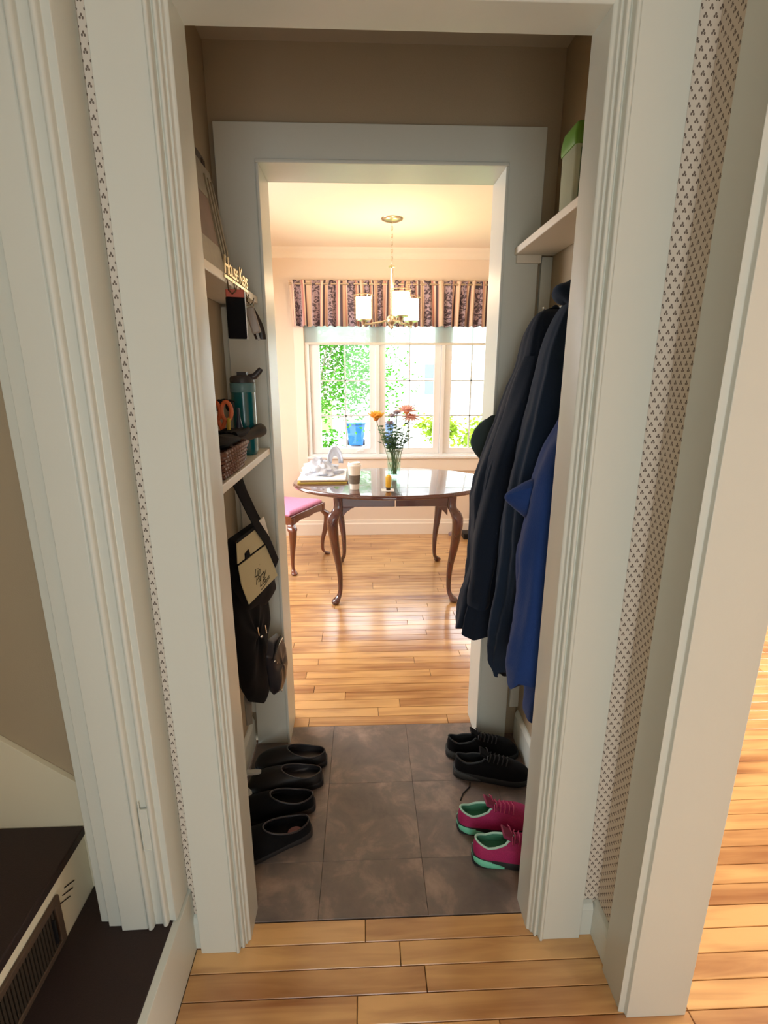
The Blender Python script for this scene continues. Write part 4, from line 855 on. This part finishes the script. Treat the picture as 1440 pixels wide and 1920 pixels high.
def flower(name, label, base, head, m_pet, m_ctr, n_, L_, wd, up=.5, layers=3, group=None):
    t = thing(name, label, 'flower', (.208, 3.58, TZ), 0, group)
    pts = spline([base, tuple((a*.35+b*.65) for a, b in zip(base, head)), head], 12)
    MB().tube([tuple(p) for p in pts], .0022, 6).build('stem', STEM, t, smooth=True)
    rg = random.Random(len(label)); mb = MB()
    for l in range(layers):
        for k in range(n_):
            a = 2*PI*(k+.5*l)/n_+rg.uniform(-.1, .1); el = up+.35*l; leafmesh(mb, head, (math.cos(a)*math.cos(el), math.sin(a)*math.cos(el), math.sin(el)), L_*(1-.15*l), wd, rg.uniform(-.3, .3))
    mb.build('petals', m_pet, t)
    blob('centre', (head[0], head[1], head[2]+.006), (L_*.22, L_*.22, L_*.2), m_ctr, t, 2, .1, 10, None, 6)
    lm = MB()
    for k in range(5):
        p = pts[5+k]; a = rg.uniform(0, 6.28); leafmesh(lm, p, (math.cos(a), math.sin(a), .4), .05, .012, rg.uniform(-.5, .5))
    lm.build('leaves', LEAF, t)
YP = translucent('yellow_petal', (250, 206, 104), .5); PP = translucent('pink_petal', (250, 218, 208), .5); WP = translucent('pale_petal', (214, 204, 210), .5)
flower('lily', 'yellow orange lily leaning left in the vase', (-.01, 0, .03), (-.125, 0, .405), YP, mat('orange_centre', (190, 110, 30), .6), 9, .085, .03, .7, 4)
flower('gerbera', 'pink and orange gerbera leaning right in the vase', (.01, 0, .03), (.085, -.01, .455), PP, mat('peach_centre', (236, 150, 90), .6), 16, .10, .018, .2, 4)
flower('gerbera', 'pale pink drooping gerbera lower right in the vase', (.015, 0, .03), (.115, .01, .42), PP, MATS['peach_centre'], 16, .08, .016, -.2, 3)
for k, (lab, hd_) in enumerate((('pale mauve blossom left of centre in the vase', (-.015, -.01, .42)), ('pale mauve blossom in the middle of the bouquet', (.02, .01, .44)), ('small pale blossom lowest in the bouquet', (-.03, 0, .37)))):
    flower('blossom', lab, (.0, .01*k, .03), hd_, WP, WP, 10, .045, .016, .5, 4, 'pale blossoms in the vase')
ep = thing('greenery_sprig', 'leafy green sprigs filling the vase below blossoms', 'greenery', (.208, 3.58, TZ)); rg = random.Random(3); lm = MB(); sm = MB()
for k in range(24):
    a = rg.uniform(0, 6.28); r_ = rg.uniform(.03, .12); top = (r_*math.cos(a), r_*.6*math.sin(a), rg.uniform(.25, .37)); b0 = (rg.uniform(-.02, .02), rg.uniform(-.02, .02), .02)
    pts = spline([b0, (top[0]*.3, top[1]*.3, .18), top], 12); sm.tube([tuple(p) for p in pts], .0018, 5)
    for p in pts[6:]:
        for _ in range(3): a2 = rg.uniform(0, 6.28); leafmesh(lm, p, (math.cos(a2), math.sin(a2), .3), rg.uniform(.02, .045), rg.uniform(.005, .010), rg.uniform(-.6, .6))
sm.build('stems', STEM, ep, smooth=True)['kind'] = 'stuff'; lm.build('leaves', LEAF, ep)['kind'] = 'stuff'
eu = thing('eucalyptus_stem', 'tall grey leaved stem rising highest from the vase', 'greenery', (.208, 3.58, TZ)); lm = MB(); tops = ((-.03, .01, .60), (.13, .0, .50), (.02, .02, .50))
sm = MB()
for tp_ in tops:
    pts = spline([(0, 0, .03), (tp_[0]*.5, 0, .3), tp_], 16); sm.tube([tuple(p) for p in pts], .0013, 5)
    for p in pts[8:]:
        for _ in range(2): a2 = rg.uniform(0, 6.28); leafmesh(lm, p, (math.cos(a2), math.sin(a2), .2), rg.uniform(.014, .022), .007, rg.uniform(-.6, .6))
sm.build('stem', STEM, eu, smooth=True); lm.build('leaves', mat('grey_leaf', (168, 166, 166), .7), eu)
# ---------------------------------------------------------------- small things by the far baseboard
t = thing('black_box', 'small black box on floor by the dining baseboard', 'box', (.95, 4.46, 0)); MB().box(-.06, .10, -.06, .06, .0005, .055).build('case', BRUB, t, bevel=.004); MB().box(-.05, .09, -.0615, -.0595, .01, .045).build('grille', mat('black_grille', (14, 14, 14), .8), t)
t = thing('power_adapter', 'small grey power adapter with cord by the baseboard', 'adapter', (.80, 4.50, 0)); blob('plug', (0, 0, .026), (.035, .025, .022), mat('mauve_grey', (150, 130, 140), .5), t, 1, .05)
MB().tube([(.03, 0, .03), (.06, .01, .04), (.09, 0, .02), (.09, -.02, .004)], .0028, 6).build('cord', BRUB, t, smooth=True)
# ---------------------------------------------------------------- outside
GRASS = mat('lawn_grass', (120, 168, 70), .9, var=.3, scale=6)
mb = MB(); nx, ny = 40, 30
rgx = random.Random(5)
mb.add([(-25+55*i/nx, 4.9+40*j/ny, -.72+rgx.uniform(-.02, .02)) for j in range(ny+1) for i in range(nx+1)], [(j*(nx+1)+i, j*(nx+1)+i+1, (j+1)*(nx+1)+i+1, (j+1)*(nx+1)+i) for j in range(ny) for i in range(nx)])
ln = mb.build('lawn', GRASS); ln['kind'] = 'structure'
dw = MB().box(-6, 12, 15.2, 19.5, -.72, -.68).build('driveway', mat('pale_concrete', (214, 210, 204), .8)); dw['kind'] = 'structure'
ho = thing('white_house', 'white clapboard house across the lawn beyond the window', 'building', (0, 20, 0))
WS = mat('white_siding', (236, 238, 240), .7)
MB().box(-1.2, 14, 0, 8, -.72, 5.6).build('wall', WS, ho)
sd = MB()
for k in range(33): z = -.5+.18*k; sd.prism([(0, z), (-.02, z), (-.004, z+.18), (0, z+.18)], -1.2, 14, X)
sd.build('siding', WS, ho)['kind'] = 'stuff'
MB().prism([(-.7, 5.5), (4, 8.2), (8.7, 5.5)], -1.6, 14.4, X).build('roof', mat('grey_shingle', (120, 118, 116), .9), ho)
for x, z in ((2.3, .7), (6.2, .7), (9.5, .7)):
    f = MB().box(x-.08, x+.78, -.06, -.022, z-.05, z+1.15).build('window', WS, ho); MB().box(x, x+.7, -.07, -.0605, z, z+.5).build('pane', mat('sky_blue_pane', (96, 150, 190), .15), f); MB().box(x, x+.7, -.07, -.0605, z+.58, z+1.1).build('pane', MATS['sky_blue_pane'], f)
BB = mat('blue_bin_plastic', (8, 80, 160), .5)
for k, (x, lab, mm) in enumerate(((-.25, 'blue wheeled bin outside by the driveway, nearer tree', BB), (.62, 'slate blue bin outside beside the bright blue bin', mat('slate_blue_plastic', (96, 110, 160), .5)))):
    t = thing('wheelie_bin', lab, 'bin', (x, 15.8, -.679), 0, None)
    MB().loft([[(-.21, -.22, .04), (.21, -.22, .04), (.21, .22, .04), (-.21, .22, .04)], [(-.28, -.28, .66), (.28, -.28, .66), (.28, .28, .66), (-.28, .28, .66)]]).build('body', mm, t, bevel=.02)
    MB().box(-.30, .30, -.31, .30, .662, .72).build('lid', mm, t, bevel=.02)
    for sx in (-.24, .24): MB().tube([(sx-.03, .2, .09), (sx+.03, .2, .09)], .09, 16).build('wheel', BRUB, t)
def foliage(name, label, cat, c, r, n_, m, size, trunk=True, group=None, seed=0):
    t = thing(name, label, cat, (c[0], c[1], -.72), 0, group); rg = random.Random(seed); mb = MB(); cl = [(rg.uniform(-1, 1), rg.uniform(-1, 1), rg.uniform(-1, 1)) for _ in range(14)]
    for _ in range(n_):
        q = rg.choice(cl); v = Vector((q[0]*.62+rg.gauss(0, .2), q[1]*.62+rg.gauss(0, .2), q[2]*.62+rg.gauss(0, .2)))
        p = (v.x*r[0], v.y*r[1], c[2]+.72+v.z*r[2]); a = rg.uniform(0, 6.28); leafmesh(mb, p, (math.cos(a), math.sin(a), rg.uniform(-.8, .6)), size*rg.uniform(.7, 1.3), size*.3, rg.uniform(-1.2, 1.2))
    mb.build('crown', m, t)
    if trunk:
        sm = MB(); H = c[2]+.72; sm.tube([(0, 0, 0), (.05, 0, H*.4), (0, .05, H*.8), (.1, 0, H*1.1)], [.05, .04, .03, .02], 8)
        for q in cl: sm.tube([(0.02, 0, H*.5), (q[0]*.35*r[0], q[1]*.35*r[1], H+q[2]*.3*r[2]), (q[0]*.7*r[0], q[1]*.7*r[1], H+q[2]*.7*r[2])], [.015, .010, .005], 5)
        sm.build('trunk', mat('grey_bark', (150, 140, 120), .9), t, smooth=True)
    return t
TL1 = translucent('tree_leaf', (70, 140, 34), .5); TL2 = translucent('yellow_green_leaf', (140, 165, 50), .5)
foliage('leafy_tree', 'leafy green tree filling the left window panes outside', 'tree', (-1.05, 10.5, 1.95), (2.1, 1.3, 1.6), 15000, TL1, .085, True, None, 3)
foliage('garden_shrub', 'green shrub low in the left window pane', 'shrub', (-1.1, 9.4, .0), (.75, .4, .55), 1300, TL1, .10, False, 'shrubs outside the dining window', 5)
foliage('garden_shrub', 'yellow green shrub low in the middle window pane', 'shrub', (2.1, 14.5, -.15), (.75, .5, .5), 900, TL2, .15, False, 'shrubs outside the dining window', 6)
foliage('garden_shrub', 'yellow green shrub low in the right window pane', 'shrub', (3.1, 12.6, .02), (.9, .5, .45), 1000, TL2, .15, False, 'shrubs outside the dining window', 7)
for o in C.objects:
    if o.type == 'MESH' and o.parent is None and 'kind' not in o and 'category' not in o: print('untagged', o.name)
